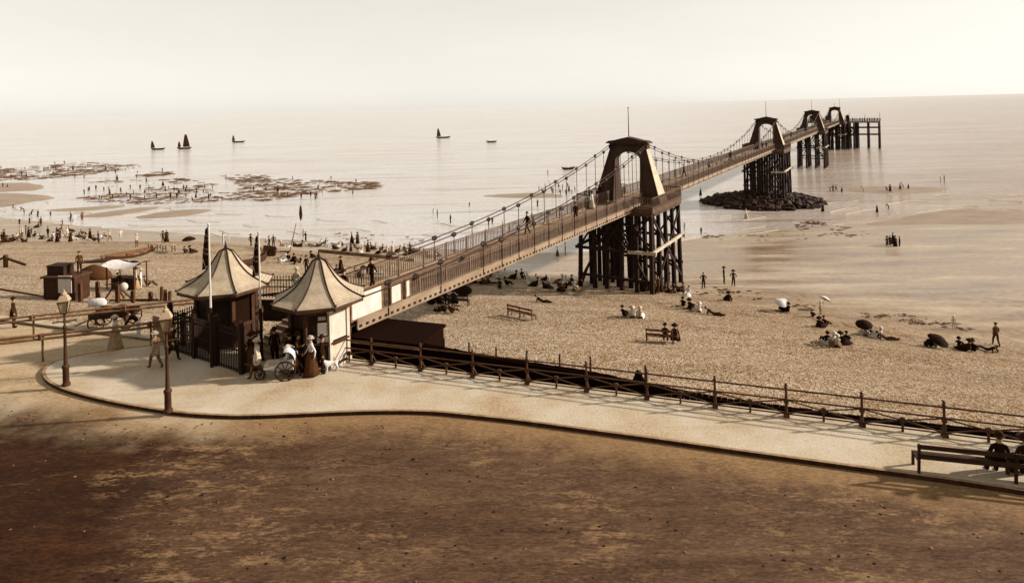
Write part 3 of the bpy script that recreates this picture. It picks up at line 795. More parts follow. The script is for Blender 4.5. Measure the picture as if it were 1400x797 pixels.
# dark palisade leaning along the sea side of the railing
pal = thing('palisade', 'long low wall of tarred planks on the beach side of the promenade railing', 'palisade', (0, 0, 0))
TAR = M('tarred_planks', 12, .5, 2.2, .95, (3, 3, .5), .6, .05)
tops = [(573, 468), (648, 483), (722, 495), (803, 507.5), (885, 524), (978, 543), (1075, 556), (1178, 570), (1290, 581), (1412, 594), (1548, 610), (1700, 629), (1870, 650)]
pp = []
for u, v in tops:
    # top edge stands 1.5 m beyond the railing
    lo, hi = 10., 60.
    for _ in range(40):
        y = (lo + hi)/2; q = PY(u, v, y)
        if st(q)[1] < 1.5: lo = y
        else: hi = y
    pp.append(q)
mb = MB()
rnd = random.Random(3)
for a, b in zip(pp, pp[1:]):
    n = max(1, int((b - a).length/.24))
    for j in range(n):
        p0, p1 = a.lerp(b, j/n), a.lerp(b, (j + .96)/n); h = rnd.uniform(-.015, .015)
        o = ND*0.09
        k = mb.av([(p0.x, p0.y, -2.4), (p1.x, p1.y, -2.4), (p1.x + o.x, p1.y + o.y, -2.4), (p0.x + o.x, p0.y + o.y, -2.4), (p0.x, p0.y, p0.z + h), (p1.x, p1.y, p1.z + h), (p1.x + o.x, p1.y + o.y, p1.z + h), (p0.x + o.x, p0.y + o.y, p0.z + h)])
        mb.af([(3, 2, 1, 0), (4, 5, 6, 7), (0, 1, 5, 4), (1, 2, 6, 5), (2, 3, 7, 6), (3, 0, 4, 7)], k)
mb.build('planking', TAR, pal)
mb = MB()
for a, b in zip(pp, pp[1:]): mb.bar(a - ND*.06 + Vector((0, 0, -.12)), b - ND*.06 + Vector((0, 0, -.12)), .08, .14)
mb.build('capping_rail', TAR, pal)
# the tarred store under the pier
def s_at(u, v, s):
    lo, hi = 10., 90.
    for _ in range(40):
        y = (lo + hi)/2; q = PY(u, v, y)
        if st(q)[1] < s: lo = y
        else: hi = y
    return q
c0, c1 = s_at(466, 452, 1.2), s_at(573, 470, 1.2); c0.z = c1.z
sh = thing('boat_store', 'tarred flat roofed timber store under the shore end of the pier', 'shed', (c0.x, c0.y, -2.2))
o = ND*2.7; zt = c1.z + 2.2
mb = MB(); pl = [c0 - c0, c1 - c0, c1 - c0 + o, o]; pl = [(p.x, p.y) for p in pl]; mb.slab(pl, 0, zt - .14)
mb.build('plank_walls', TAR, sh)
mb = MB(); e = [Vector((p[0], p[1], 0)) for p in pl]; cen = sum(e, Vector())/4; mb.slab([tuple((cen + (p - cen)*1.05).xy) for p in e], zt - .138, zt); mb.build('roof', TAR, sh)
mb = MB(); mb.bar((pl[0][0], pl[0][1] - .2, zt - .2), (pl[1][0], pl[1][1] - .2, zt - .2), .06, .06); mb.build('roof_batten', M('weathered_batten', 90, .3, 3), sh)
# thin upright stakes behind the palisade
STAKE = M('stake_wood', 58, .3, 3, .85)
stakes = [(607, 462, 480), (641, 468, 488), (678, 474, 493), (720, 479, 500), (765, 484, 505), (807, 487, 512), (882, 499, 524)]
for i, (u, v0, v1) in enumerate(stakes):
    q0 = s_at(u, v1, 2.6); top = PY(u, v0, q0.y); zb = ter(q0.x, q0.y) - .1
    mb = MB(); mb.tube([(0, 0, 0), (0.02, 0, top.z - zb)], [.055, .04], 6)
    o = mb.build('stake', STAKE); o.location = (q0.x, q0.y, zb)
    tag(o, ['thin stake nearest the pier end of the palisade', 'thin stake second from the pier end of the palisade', 'thin stake third from the pier end of the palisade', 'taller thin stake midway along the palisade', 'thin stake right of the tallest midway stake', 'thin stake left of the stake with a dark cloth', 'thin stake with a dark cloth hung against it behind the railing'][i], 'stake', 'stakes behind the palisade')
q0 = s_at(873, 522, 2.5)
mb = MB(); mb.sheet([[(lerp(-.45, .45, j/6)*w_, .12*math.sin(j*1.4 + k), -.8 + 1.3*k/5) for j in range(7)] for k, w_ in enumerate((1.0, .98, .9, .7, .45, .2))])
mb.sheet([[(lerp(-.45, .45, j/6)*w_, .07 + .12*math.sin(j*1.4 + k), -.8 + 1.3*k/5) for j in range(7)] for k, w_ in enumerate((1.0, .98, .9, .7, .45, .2))])
o = mb.build('hung_cloth', M('dark_cloth', 30, .3, 3), smooth=True); o.location = q0; tag(o, 'dark cloth draped on the last stake behind the railing', 'cloth')

# ------------------------------------------------------------------ toll houses
SHIN = M('roof_shingle', 178, .14, 5, .8, (1, 1, 1.6), .4)
RIBM = M('roof_rib', 40, .3, 3, .7)
WALL = M('kiosk_wall', 52, .3, 2.5, .75)
CREAM = M('cream_board', 205, .1, 2.5, .8)
FADED = M('faded_panel', 132, .35, 4)
DARKP = M('dark_panel', 34, .3, 2.5, .75)
GLASSD = M('dark_glass', 22, .2, 2, .25, None, 0, .5)
def shingle_roof_mat():
    m, t, b = new_mat('scale_shingles')
    tc = t.add('ShaderNodeTexCoord'); v = tc.outputs['Object']
    sp = t.add('ShaderNodeSeparateXYZ'); t.link(v, sp.inputs[0])
    ang = math_n(t, 'ARCTAN2', sp.outputs[1], sp.outputs[0])
    cb = t.add('ShaderNodeCombineXYZ'); t.link(math_n(t, 'MULTIPLY', ang, 13.0), cb.inputs[0]); t.link(math_n(t, 'MULTIPLY', sp.outputs[2], 7.5), cb.inputs[1])
    br = t.add('ShaderNodeTexBrick', Scale=1.0); t.link(cb.outputs[0], br.inputs['Vector'])
    br.inputs['Color1'].default_value = soft(208, .2); br.inputs['Color2'].default_value = soft(194, .2); br.inputs['Mortar'].default_value = soft(160, .2)
    br.inputs['Mortar Size'].default_value = 0.05; br.inputs['Brick Width'].default_value = .55; br.inputs['Row Height'].default_value = .5
    mm = t.add('ShaderNodeMix', data_type='RGBA', blend_type='MULTIPLY'); mm.inputs[0].default_value = 1
    t.link(br.outputs[0], mm.inputs[6]); t.link(ramp(t, noise(t, v, 2.2, 5, .65), [(.3, (.7, .68, .64, 1)), (.6, (1, 1, 1, 1))]), mm.inputs[7])
    t.link(mm.outputs[2], b.inputs['Base Color']); b.inputs['Roughness'].default_value = .85
    bump(t, b, br.outputs['Fac'], -.5, .03); return m
SCALES = shingle_roof_mat()
def octo(r, z, ph=math.pi/8): return [(r*math.cos(ph + math.pi*j/4), r*math.sin(ph + math.pi*j/4), z) for j in range(8)]
def kiosk(name, label, c, rz, Rr, near):
    k = thing(name, label, 'toll house', tuple(c), rz, 'toll houses at the pier entrance')
    ez, top = 3.02, 4.8
    prof = []
    for i in range(17):
        q = (i/16)**1.25; z = lerp(ez, top, q); x = 1 - q; r = Rr*(0.03 + .08*min(1, x/.07) + 0.89*(.56*x + .44*x**4.5)); prof.append((r, z))
    mb = MB(); rings = [mb.av(octo(r, z)) for r, z in prof]
    for a, b in zip(rings, rings[1:]): mb.af([(a + j, a + (j + 1) % 8, b + (j + 1) % 8, b + j) for j in range(8)])
    under = mb.av(octo(Rr*.985, ez - .06)); mb.af([(under + j, under + (j + 1) % 8, rings[0] + (j + 1) % 8, rings[0] + j) for j in range(8)]); mb.af([tuple(under + j for j in reversed(range(8)))]); mb.af([tuple(rings[-1] + j for j in range(8))])
    rf = mb.build('roof', SCALES, k)
    for j in range(8):
        a = math.pi/8 + math.pi*j/4
        mb = MB(); mb.tube([(r*math.cos(a), r*math.sin(a), z + .02) for r, z in prof], [.038]*16 + [.03], 6); mb.tube([(prof[0][0]*math.cos(a)*x, prof[0][0]*math.sin(a)*x, ez + zz) for x, zz in ((.98, .0), (1.01, .03), (1.02, .08))], .05, 6); mb.build('roof_rib', RIBM, rf)
    mb = MB(); mb.lathe([(.12, top - .04), (.15, top + .02), (.06, top + .07), (.09, top + .13), (.045, top + .2), (.03, top + .3), (.012, top + .42)], n=10); mb.build('finial', RIBM, rf)
    mb = MB()
    o1, o2 = octo(Rr*.985, 0), octo(Rr*.94, 0)
    for j in range(8):
        a, b = Vector(o1[j]), Vector(o1[(j + 1) % 8])
        mb.bar(a + Vector((0, 0, ez - .14)), b + Vector((0, 0, ez - .12)), .06, .1)
    mb.build('eaves_fascia', M('eaves_paint', 60, .2, 3), rf)
    rb = Rr*.62
    cor = octo(rb, 0)
    for j in range(8):
        x, y, _ = cor[j]; mb = MB(); mb.box((x, y, 1.46), (.17, .17, 2.9)); mb.box((x, y, .12), (.26, .26, .24)); mb.box((x, y, 2.6), (.24, .24, .1)); mb.build('corner_post', CREAM if (near and j in (0, 7)) else WALL, k)
        a, b = Vector(cor[j]), Vector(cor[(j + 1) % 8]); d = b - a; mid = (a + b)/2; nrm = Vector((mid.x, mid.y, 0)).normalized()
        up = Vector((0, 0, 1))
        def panel(nm, z0, z1, m, out=0., q0=.08, q1=.92, th=.06, par=None):
            p0, p1 = a + d*q0 + nrm*out, a + d*q1 + nrm*out; mb = MB()
            mb.bar(p0 + up*((z0 + z1)/2), p1 + up*((z0 + z1)/2), th, z1 - z0); return mb.build(nm, m, par or k)
        face_out = j in (4, 5)          # the two faces turned to the promenade
        lm = CREAM if (near and j in (0, 7)) else (FADED if (not near and j == 4) else DARKP)
        pn = panel('lower_panel', .1, 1.12, lm)
        for z in (.14, 1.08): panel('panel_rail', z - .05, z + .05, WALL, .05, par=pn)
        panel('sill', 1.13, 1.2, WALL, .06, .02, .98, .2)
        if near and j == 6: panel('window_pane', 1.22, 2.5, GLASSD, -.02, th=.03); panel('ticket_board', 1.24, 1.5, CREAM, .02, .45, .92)
        elif near and j in (0, 7): panel('notice_board', 1.25, 2.62, PALE, .0)
        else: panel('window_pane', 1.22, 2.5, GLASSD, -.02, th=.03)
        panel('transom', 2.5, 2.62, WALL, .02)
    mb = MB()
    mb.lathe([(rb*.99, 2.63), (rb*.99, 2.9)], n=8, phase=math.pi/8); mb.build('frieze', WALL, k)
    mb = MB(); mb.lathe([(rb*1.1, 0.0), (rb*1.1, .1)], n=8, phase=math.pi/8); mb.build('plinth', CREAM, k)
    return k
kn = pier_pt(1.39, -43.3); kf = pier_pt(-4.75, -44.1)
K1 = kiosk('toll_house', 'octagonal toll house with swept shingle roof beside the white hoarding of the pier', kn, -TH, 2.2, True)
K2 = kiosk('toll_house', 'octagonal toll house with swept shingle roof behind the first flagpole, left of the gates', kf, -TH, 2.3, False)
# notices on the near toll house
def face_pt(j, rb, q, z, out):
    cor = octo(rb, 0); a, b = Vector(cor[j]), Vector(cor[(j + 1) % 8]); n = ((a + b)/2).normalized(); p = a + (b - a)*q + n*out; return Vector((p.x, p.y, z)), n
rb = 2.2*.62
for q, z, w_, h, nm, lab in ((.68, 2.36, .36, .2, 'notice', 'small framed notice above the ticket board of the near toll house'), (.7, 1.86, .46, .62, 'poster', 'pale square poster on the front of the near toll house'), ):
    p, n = face_pt(6, rb, q, z, .09); rz = math.atan2(n.y, n.x) + math.pi/2
    t_ = thing(nm, lab, nm, tuple(kn + Matrix.Rotation(-TH, 3, 'Z') @ p), rz - TH)
    mb = MB(); mb.box((0, 0, 0), (w_, .02, h)); mb.build('paper', PALE, t_)
    mb = MB()
    for s in (-1, 1): mb.box((s*w_/2, 0, 0), (.03, .035, h + .03)); mb.box((0, 0, s*h/2), (w_ + .03, .034, .03))
    mb.build('frame', WALL, t_)
    # rows of print too small to read, as in the photograph
    mb = MB(); rr = random.Random(nm)
    for r_ in range(3 if h < .3 else 6):
        x = -w_*.4
        while x < w_*.38:
            L = rr.uniform(.02, .07); mb.box((x + L/2, -.012, h*.34 - r_*h*(.3 if h < .3 else .13)), (L, .004, h*.16 if h < .3 else .025)); x += L + .025
    mb.build('print', DARKP, t_)

# white hoarding and boards on the pier railing
def board(nm, lab, k0, k1, z0, z1, r=HW + .08, m=PALE):
    c = pier_pt(r, (k0 + k1)/2, z0); t_ = thing(nm, lab, 'hoarding', tuple(c), -TH)
    mb = MB(); mb.box((0, 0, (z1 - z0)/2), (.05, k1 - k0, z1 - z0)); mb.build('board', m, t_)
    mb = MB()
    for y in (k0, k1): mb.box((.0, y - (k0 + k1)/2, (z1 - z0)/2), (.09, .09, z1 - z0 + .1))
    for z in (0, z1 - z0): mb.box((0, 0, z), (.08, k1 - k0, .07))
    mb.build('frame', M('hoarding_frame', 96, .3, 3), t_)
board('hoarding', 'large blank white hoarding on the pier side next to the toll house', -41.9, -39.75, DK + .1, DK + 1.45)
board('hoarding', 'small pale board on the pier railing beyond the big white hoarding', -39.1, -38.3, DK + .16, DK + 1.15)
board('hoarding', 'narrow pale board on the pier railing, farthest of the three boards', -37.95, -37.6, DK + .2, DK + 1.15)

# iron gates between the toll houses, side screens
def spear_fence(t_, p0, p1, h, step, m, zb=0., nm='gate_bars'):
    mb = MB(); L = (p1 - p0).length
    for z in (.12, h*.55, h - .15): mb.bar(p0 + Vector((0, 0, zb + z)), p1 + Vector((0, 0, zb + z)), .05, .06)
    for j in range(int(L/step) + 1):
        p = p0.lerp(p1, min(1, j*step/L)); mb.bar(p + Vector((0, 0, zb)), p + Vector((0, 0, zb + h)), .035); mb.tube([p + Vector((0, 0, zb + h)), p + Vector((0, 0, zb + h + .04)), p + Vector((0, 0, zb + h + .16))], [.02, .04, .004], 5)
    return mb.build(nm, m, t_)
gk = -46.2
g = thing('entrance_gates', 'dark spiked iron gates and turnstile screen between the two toll houses', 'gates', tuple(pier_pt(-1.7, gk)), -TH)
for x in (-4.6, -2.5, -.7, 1.2):
    mb = MB(); mb.box((x, 0, 1.05), (.2, .2, 2.1)); mb.lathe([(.15, 2.1), (.15, 2.16), (.1, 2.2), (.14, 2.3), (.02, 2.42)], (x, 0, 0), 10); mb.build('gate_post', BLACK, g)
for x0, x1 in ((-4.5, -2.6), (-2.4, -.8), (-.6, 1.1)): spear_fence(g, Vector((x0, 0, 0)), Vector((x1, 0, 0)), 1.85, .13, BLACK, nm='gate')
spear_fence(g, Vector((-4.6, .15, 0)), Vector((-5.2, 3.0, 0)), 1.7, .14, BLACK, nm='side_screen')
mb = MB(); mb.box((-5.6, .1, .75), (1.6, .08, 1.3)); mb.build('notice_panel', M('faded_panel', 132, .35, 4), g)
# pale picket screen beyond the gates on the pier approach
sc = thing('picket_screen', 'pale picket screen flaring from the pier railing towards the left toll house', 'fence', tuple(pier_pt(-2, -39.5)), -TH)
spear_fence(sc, Vector((0, 0, 0)), Vector((-4.2, -2.0, 0)), 1.15, .17, RAILW, DK, 'pickets')
mb = MB(); mb.bar((0, 0, DK + .6), (-4.2, -2.0, DK + .1), .1, 1.2 if False else .1); mb.bar((-.1, 0.1, .6), (-4.3, -1.9, .6), .1, 1.2); mb.build('plank_skirt', WALL, sc)

# flag poles with limp flags
POLE = M('white_pole', 222, .08, 3, .6); 
def flag_mat():
    m, t, b = new_mat('flag_stripes'); tc = t.add('ShaderNodeTexCoord'); v = tc.outputs['Object']
    wv = t.add('ShaderNodeTexWave', Scale=.8, Distortion=9.0); wv.bands_direction = 'DIAGONAL'; t.link(v, wv.inputs[0])
    t.link(ramp(t, wv.outputs['Fac'], [(.3, tone(36)), (.48, tone(60)), (.55, tone(200)), (.66, tone(214)), (.75, tone(50))]), b.inputs[0]); b.inputs['Roughness'].default_value = .9; return m
FLAG = flag_mat()
def flagpole(u, vt, vb, y, lab, fl):
    q = P(u, 500, 0); top = PY(u, vt, y); bot = PY(u + 2, vb, y)
    base = Vector((top.x, y, 0)); z1 = top.z
    o = thing('flagpole', lab, 'flagpole', tuple(base), 0, 'flagpoles at the pier entrance')
    mb = MB(); mb.tube([(0, 0, bot.z), (0, 0, z1)], [.055, .035], 8); mb.lathe([(.03, z1), (.07, z1 + .04), (.07, z1 + .09), (.01, z1 + .14)], n=8); mb.build('pole', POLE, o)
    mb = MB(); mb.tube([(0, 0, 0), (0, 0, bot.z + .02)], [.09, .07], 8); mb.build('pole_foot', BLACK, o)
    f = thing('flag', fl, 'flag', (base.x - .05, base.y, z1), 0, 'flags at the pier entrance')
    mb = MB(); H = 1.95
    for side in (0, .012):
        rows = []
        for k in range(10):
            z = -.02 - H*k/9; w_ = lerp(.06, .36, (k/9)**.8)
            rows.append([(-w_*j/6, side + .09*math.sin(j*1.9 + k*.35)*(j/6 + .2), z - .1*(j/6)) for j in range(7)])
        mb.sheet(rows)
    mb.build('cloth', FLAG, f, smooth=True)
    return o
flagpole(285.2, 309, 421, 29.0, 'white flagpole standing before the left toll house', 'limp patterned flag hanging from the pole before the left toll house')
flagpole(353.6, 320, 422, 29.6, 'white flagpole standing between the two toll houses', 'limp dark flag hanging from the pole between the toll houses')

# ------------------------------------------------------------------ double rail barriers on the left
BARR = M('barrier_rail', 104, .3, 2, .75)
def barrier(lab, pts, zr, gap):
    q = []
    for u, v in pts: q.append(P(u, v, zr))
    o = thing('barrier', lab, 'barrier', (q[0].x, q[0].y, RZ_), 0, 'double rail barriers before the pier')
    b = Vector((q[0].x, q[0].y, RZ_))
    for dz in (0, -gap):
        mb = MB(); mb.tube([p - b + Vector((0, 0, dz)) for p in q], .065, 6); mb.build('rail', BARR, o)
    L = (q[-1] - q[0]).length; n = int(L/3.4)
    for j in range(n + 1):
        p = q[0].lerp(q[-1], j/n) if n else q[0]; p = p - b
        # follow the drawn line
        tt = j/n*(len(q) - 1); i = min(int(tt), len(q) - 2); p = q[i].lerp(q[i + 1], tt - i) - b
        mb = MB(); mb.bar((p.x, p.y + .1, 0), (p.x, p.y + .1, p.z + .05), .07); mb.box((p.x, p.y, p.z - gap/2), (.14, .2, gap + .1)); mb.build('post', M('barrier_post', 84, .3, 2), o)
barrier('far double rail barrier running left from the first flagpole', [(-60, 443), (0, 437), (65, 430), (130, 423), (250, 411), (288, 407)], 1.15, .2)
barrier('near double rail barrier running left from the second flagpole', [(-60, 473), (0, 464), (83, 455), (181, 445), (250, 435), (357, 421)], 1.2, .2)

# ------------------------------------------------------------------ street lamps
LAMPI = M('lamp_iron', 48, .3, 3, .6)
LGLASS = M('lamp_glass', 176, .06, 3, .3, None, 0, .5)
def lamp(u, v, z, lab, tone_glass):
    b = P(u, v, z); o = thing('street_lamp', lab, 'street lamp', tuple(b), R(20), 'gas lamps by the kerb')
    mb = MB(); mb.lathe([(.17, 0), (.17, .1), (.13, .14), (.125, .75), (.155, .8), (.155, .86), (.085, .95), (.066, 1.6), (.058, 2.5), (.08, 2.54), (.08, 2.6), (.045, 2.66), (.04, 3.1), (.07, 3.14), (.04, 3.2)], n=12, flut=.0); mb.build('column', LAMPI, o, smooth=35)
    mb = MB(); mb.tube([(-.42, 0, 2.82), (.42, 0, 2.82)], .025, 6); mb.lathe([(.02, -.04), (.05, 0), (.02, .04)], (-.42, 0, 2.82), 8); mb.lathe([(.02, -.04), (.05, 0), (.02, .04)], (.42, 0, 2.82), 8); mb.build('ladder_bar', LAMPI, o)
    ln = MB(); z0, z1 = 3.2, 3.72; a0, a1 = .09, .19
    ph = math.pi/4
    def sq(a, z): return [(a*math.cos(ph + math.pi/2*j)*1.414, a*math.sin(ph + math.pi/2*j)*1.414, z) for j in range(4)]
    k0, k1 = ln.av(sq(a0, z0)), ln.av(sq(a1, z1)); ln.af([(k0 + j, k0 + (j + 1) % 4, k1 + (j + 1) % 4, k1 + j) for j in range(4)])
    lan = ln.build('lantern_glass', tone_glass, o)
    mb = MB(); s0, s1 = sq(a0 + .012, z0 - .02), sq(a1 + .012, z1)
    for j in range(4): mb.bar(s0[j], s1[j], .03); mb.bar(s1[j], s1[(j + 1) % 4], .035); mb.bar(s0[j], s0[(j + 1) % 4], .035)
    mb.build('lantern_frame', LAMPI, lan)
    mb = MB(); k0 = mb.av(sq(a1 + .03, z1 + .02)); k1 = mb.av(sq(.12, z1 + .26)); mb.af([(k0 + j, k0 + (j + 1) % 4, k1 + (j + 1) % 4, k1 + j) for j in range(4)] + [tuple(k0 + j for j in range(4)), tuple(k1 + j for j in range(4))])
    mb.lathe([(.1, z1 + .26), (.12, z1 + .34), (.05, z1 + .4), (.02, z1 + .52)], n=8); mb.build('lantern_cap', M('lamp_cap_paint', 168, .1, 3), lan)
lamp(90.5, 527, 0, 'gas street lamp with pale lantern at the rounded end of the promenade', LGLASS)
lamp(230, 563, 0, 'gas street lamp on the kerb directly before the left toll house', M('dull_glass', 160, .1, 3, .3, None, 0, .5))

# ------------------------------------------------------------------ benches
def bench_parts(o, L, m, slats=True, high=.92):
    for x in (0, L/2 if L > 2.4 else None, L):
        if x is None: continue
        mb = MB(); mb.bar((x, -.02, 0), (x, -.1, high), .07, .08); mb.bar((x, .48, 0), (x, .45, .44), .07, .08); mb.bar((x, -.05, .41), (x, .5, .41), .06, .08); mb.build('leg', m, o)
    mb = MB()
    for y in (.06, .22, .38): mb.box((L/2, y, .455), (L + .1, .13, .04))
    mb.build('seat', m, o)
    for z, h in ((high - .08, .14), (high - .36, .12)):
        mb = MB(); mb.box((L/2, -.11 + (high - z)*.06, z), (L + .1, .035, h)); mb.build('back_rail', m, o)
BEN = M('bench_wood', 44, .3, 2.5, .7)
BENL = M('beach_bench_wood', 84, .3, 2.5, .8)
p0 = P(1256, 646, 0); p1 = P(1412, 663, 0)
big = thing('promenade_bench', 'long dark timber bench facing the sea at the right of the promenade', 'bench', tuple(p0), math.atan2((p1 - p0).y, (p1 - p0).x))
bench_parts(big, 5.2, BEN, high=.95)
def beach_bench(u0, v0, u1, v1, lab, m=BENL, flip=False, L=None):
    p0, p1 = G(u0, v0), G(u1, v1); d = p1 - p0; z = min(p0.z, p1.z)
    o = thing('beach_bench', lab, 'bench', (p0.x, p0.y, z - .02), math.atan2(d.y, d.x), 'benches on the shingle'); bench_parts(o, L or min(d.xy.length, 3.2), m, high=1.0); return o, p0, d
b1 = beach_bench(695, 432, 728, 439, 'empty rail back bench alone on the shingle below the pier')
b2 = beach_bench(884, 467, 920, 471, 'rail back bench on the open shingle with two people seated on it')
b3 = beach_bench(590, 416, 640, 419, 'bench in the shade of the pier with a group sitting under a parasol', BEN)
# ------------------------------------------------------------------ people
PAL = {}
def cloth(d): return M('cloth_%s' %  {18: 'black', 30: 'dark', 52: 'brown', 92: 'fawn', 150: 'drab', 196: 'pale', 232: 'white'}[d], {18: 26, 30: 40, 52: 62}.get(d, d), .22, 6, .9, bmp=.3, spec=.1)
SKIN = M('skin', 150, .1, 8, .7, bmp=0); HAIRM = M('hair', 24, .3, 10, .7); STRAW = M('straw', 200, .15, 12, .9)
def skin_mesh(name, J, E, root, levels=1):
    names = list(J); idx = {n: i for i, n in enumerate(names)}
    me = bpy.data.meshes.new(name); me.from_pydata([J[n][0] for n in names], [(idx[a], idx[b]) for a, b, _ in E], [])
    o = bpy.data.objects.new(name, me); COL.objects.link(o)
    sk = o.modifiers.new('skin', 'SKIN'); sk.use_smooth_shade = True
    sv = me.skin_vertices[0].data
    for n in names:
        r = J[n][1]; sv[idx[n]].radius = r if hasattr(r, '__len__') else (r, r); sv[idx[n]].use_root = n == root
    ss = o.modifiers.new('sub', 'SUBSURF'); ss.levels = levels; ss.render_levels = levels
    dg = bpy.context.evaluated_depsgraph_get(); ev = o.evaluated_get(dg)
    out = bpy.data.meshes.new_from_object(ev)
    bpy.data.objects.remove(o); bpy.data.meshes.remove(me)
    segs = [(Vector(J[a][0]), Vector(J[b][0]), tg) for a, b, tg in E]
    tags = []
    for p in out.polygons:
        best = None
        for a, b, tg in segs:
            d = b - a; q = clamp((p.center - a).dot(d)/max(d.length_squared, 1e-9)); e = (p.center - a - d*q).length
            if best is None or e < best[0]: best = (e, tg)
        tags.append(best[1])
    out['tags'] = 1
    return out, tags
# slots: 0 skin, 1 coat, 2 legs, 3 shoes
def skeleton(pose, fingers=False):
    J = dict(pelvis=((0, 0, .95), (.15, .11)), waist=((0, 0, 1.1), (.135, .10)), chest=((0, .005, 1.3), (.165, .115)), collar=((0, .01, 1.44), (.09, .08)), neck=((0, 0, 1.51), .055),
             jaw=((0, -.02, 1.585), (.068, .078)), crown=((0, -.005, 1.70), (.08, .095)))
    E = [('pelvis', 'waist', 1), ('waist', 'chest', 1), ('chest', 'collar', 1), ('collar', 'neck', 1), ('neck', 'jaw', 0), ('jaw', 'crown', 0)]
    J['nose'] = ((0, -.115, 1.615), .016); E.append(('jaw', 'nose', 0))
    for s, n in ((-1, 'r'), (1, 'l')):
        J['sh' + n] = ((.17*s, .01, 1.41), .068); J['el' + n] = ((.235*s, .04, 1.14), .05); J['wr' + n] = ((.245*s, -.05, .905), .036); J['ha' + n] = ((.245*s, -.075, .83), (.042, .024))
        J['hi' + n] = ((.09*s, 0, .88), .1); J['kn' + n] = ((.105*s, -.02, .5), .082); J['an' + n] = ((.11*s, .01, .1), .058); J['he' + n] = ((.11*s, .015, .05), .042); J['to' + n] = ((.125*s, -.16, .03), .036)
        E += [('collar', 'sh' + n, 1), ('sh' + n, 'el' + n, 1), ('el' + n, 'wr' + n, 1), ('wr' + n, 'ha' + n, 0), ('pelvis', 'hi' + n, 2), ('hi' + n, 'kn' + n, 2), ('kn' + n, 'an' + n, 2), ('an' + n, 'he' + n, 3), ('he' + n, 'to' + n, 3)]
    for k, v in pose.items():
        if k.startswith('+'):          # shift the whole upper body
            continue
        J[k] = (v, J[k][1])
    if fingers:
        for s, n in ((-1, 'r'), (1, 'l')):
            w = Vector(J['wr' + n][0]); h = Vector(J['ha' + n][0]); d = (h - w).normalized(); side = Vector((0, 1, 0)).cross(d) if abs(d.y) < .9 else Vector((1, 0, 0)); side = Vector((0, -1, 0)) if abs(d.z) > .8 else Vector((1, 0, 0))
            for i, (off, L) in enumerate(((-.03, .06), (-.011, .075), (.009, .07), (.028, .055))):
                a = h + side*off + d*.018; b = a + d*L*.55; c = b + (d + Vector((-s*.5, 0, 0))).normalized()*L*.5
                for q, p in enumerate((a, b, c)): J['f%s%d%d' % (n, i, q)] = (tuple(p), .0105 - .0015*q)
                E += [('ha' + n, 'f%s%d0' % (n, i), 0), ('f%s%d0' % (n, i), 'f%s%d1' % (n, i), 0), ('f%s%d1' % (n, i), 'f%s%d2' % (n, i), 0)]
            a = h - d*.03 + side*-.03; b = a + side*-.028 + d*.03; c = b + d*.032
            for q, p in enumerate((a, b, c)): J['t%s%d' % (n, q)] = (tuple(p), .0125 - .002*q)
            E += [('ha' + n, 't%s0' % n, 0), ('t%s0' % n, 't%s1' % n, 0), ('t%s1' % n, 't%s2' % n, 0)]
    return J, E
def tilt(J0, about, ang, keys, ax='X'):
    m = Matrix.Rotation(ang, 3, ax); c = Vector(about); out = {}
    for k in keys: out[k] = tuple(c + m @ (Vector(J0[k][0]) - c))
    return out
UP = ['waist', 'chest', 'collar', 'neck', 'jaw', 'crown', 'nose', 'shl', 'shr', 'ell', 'elr', 'wrl', 'wrr', 'hal', 'har']
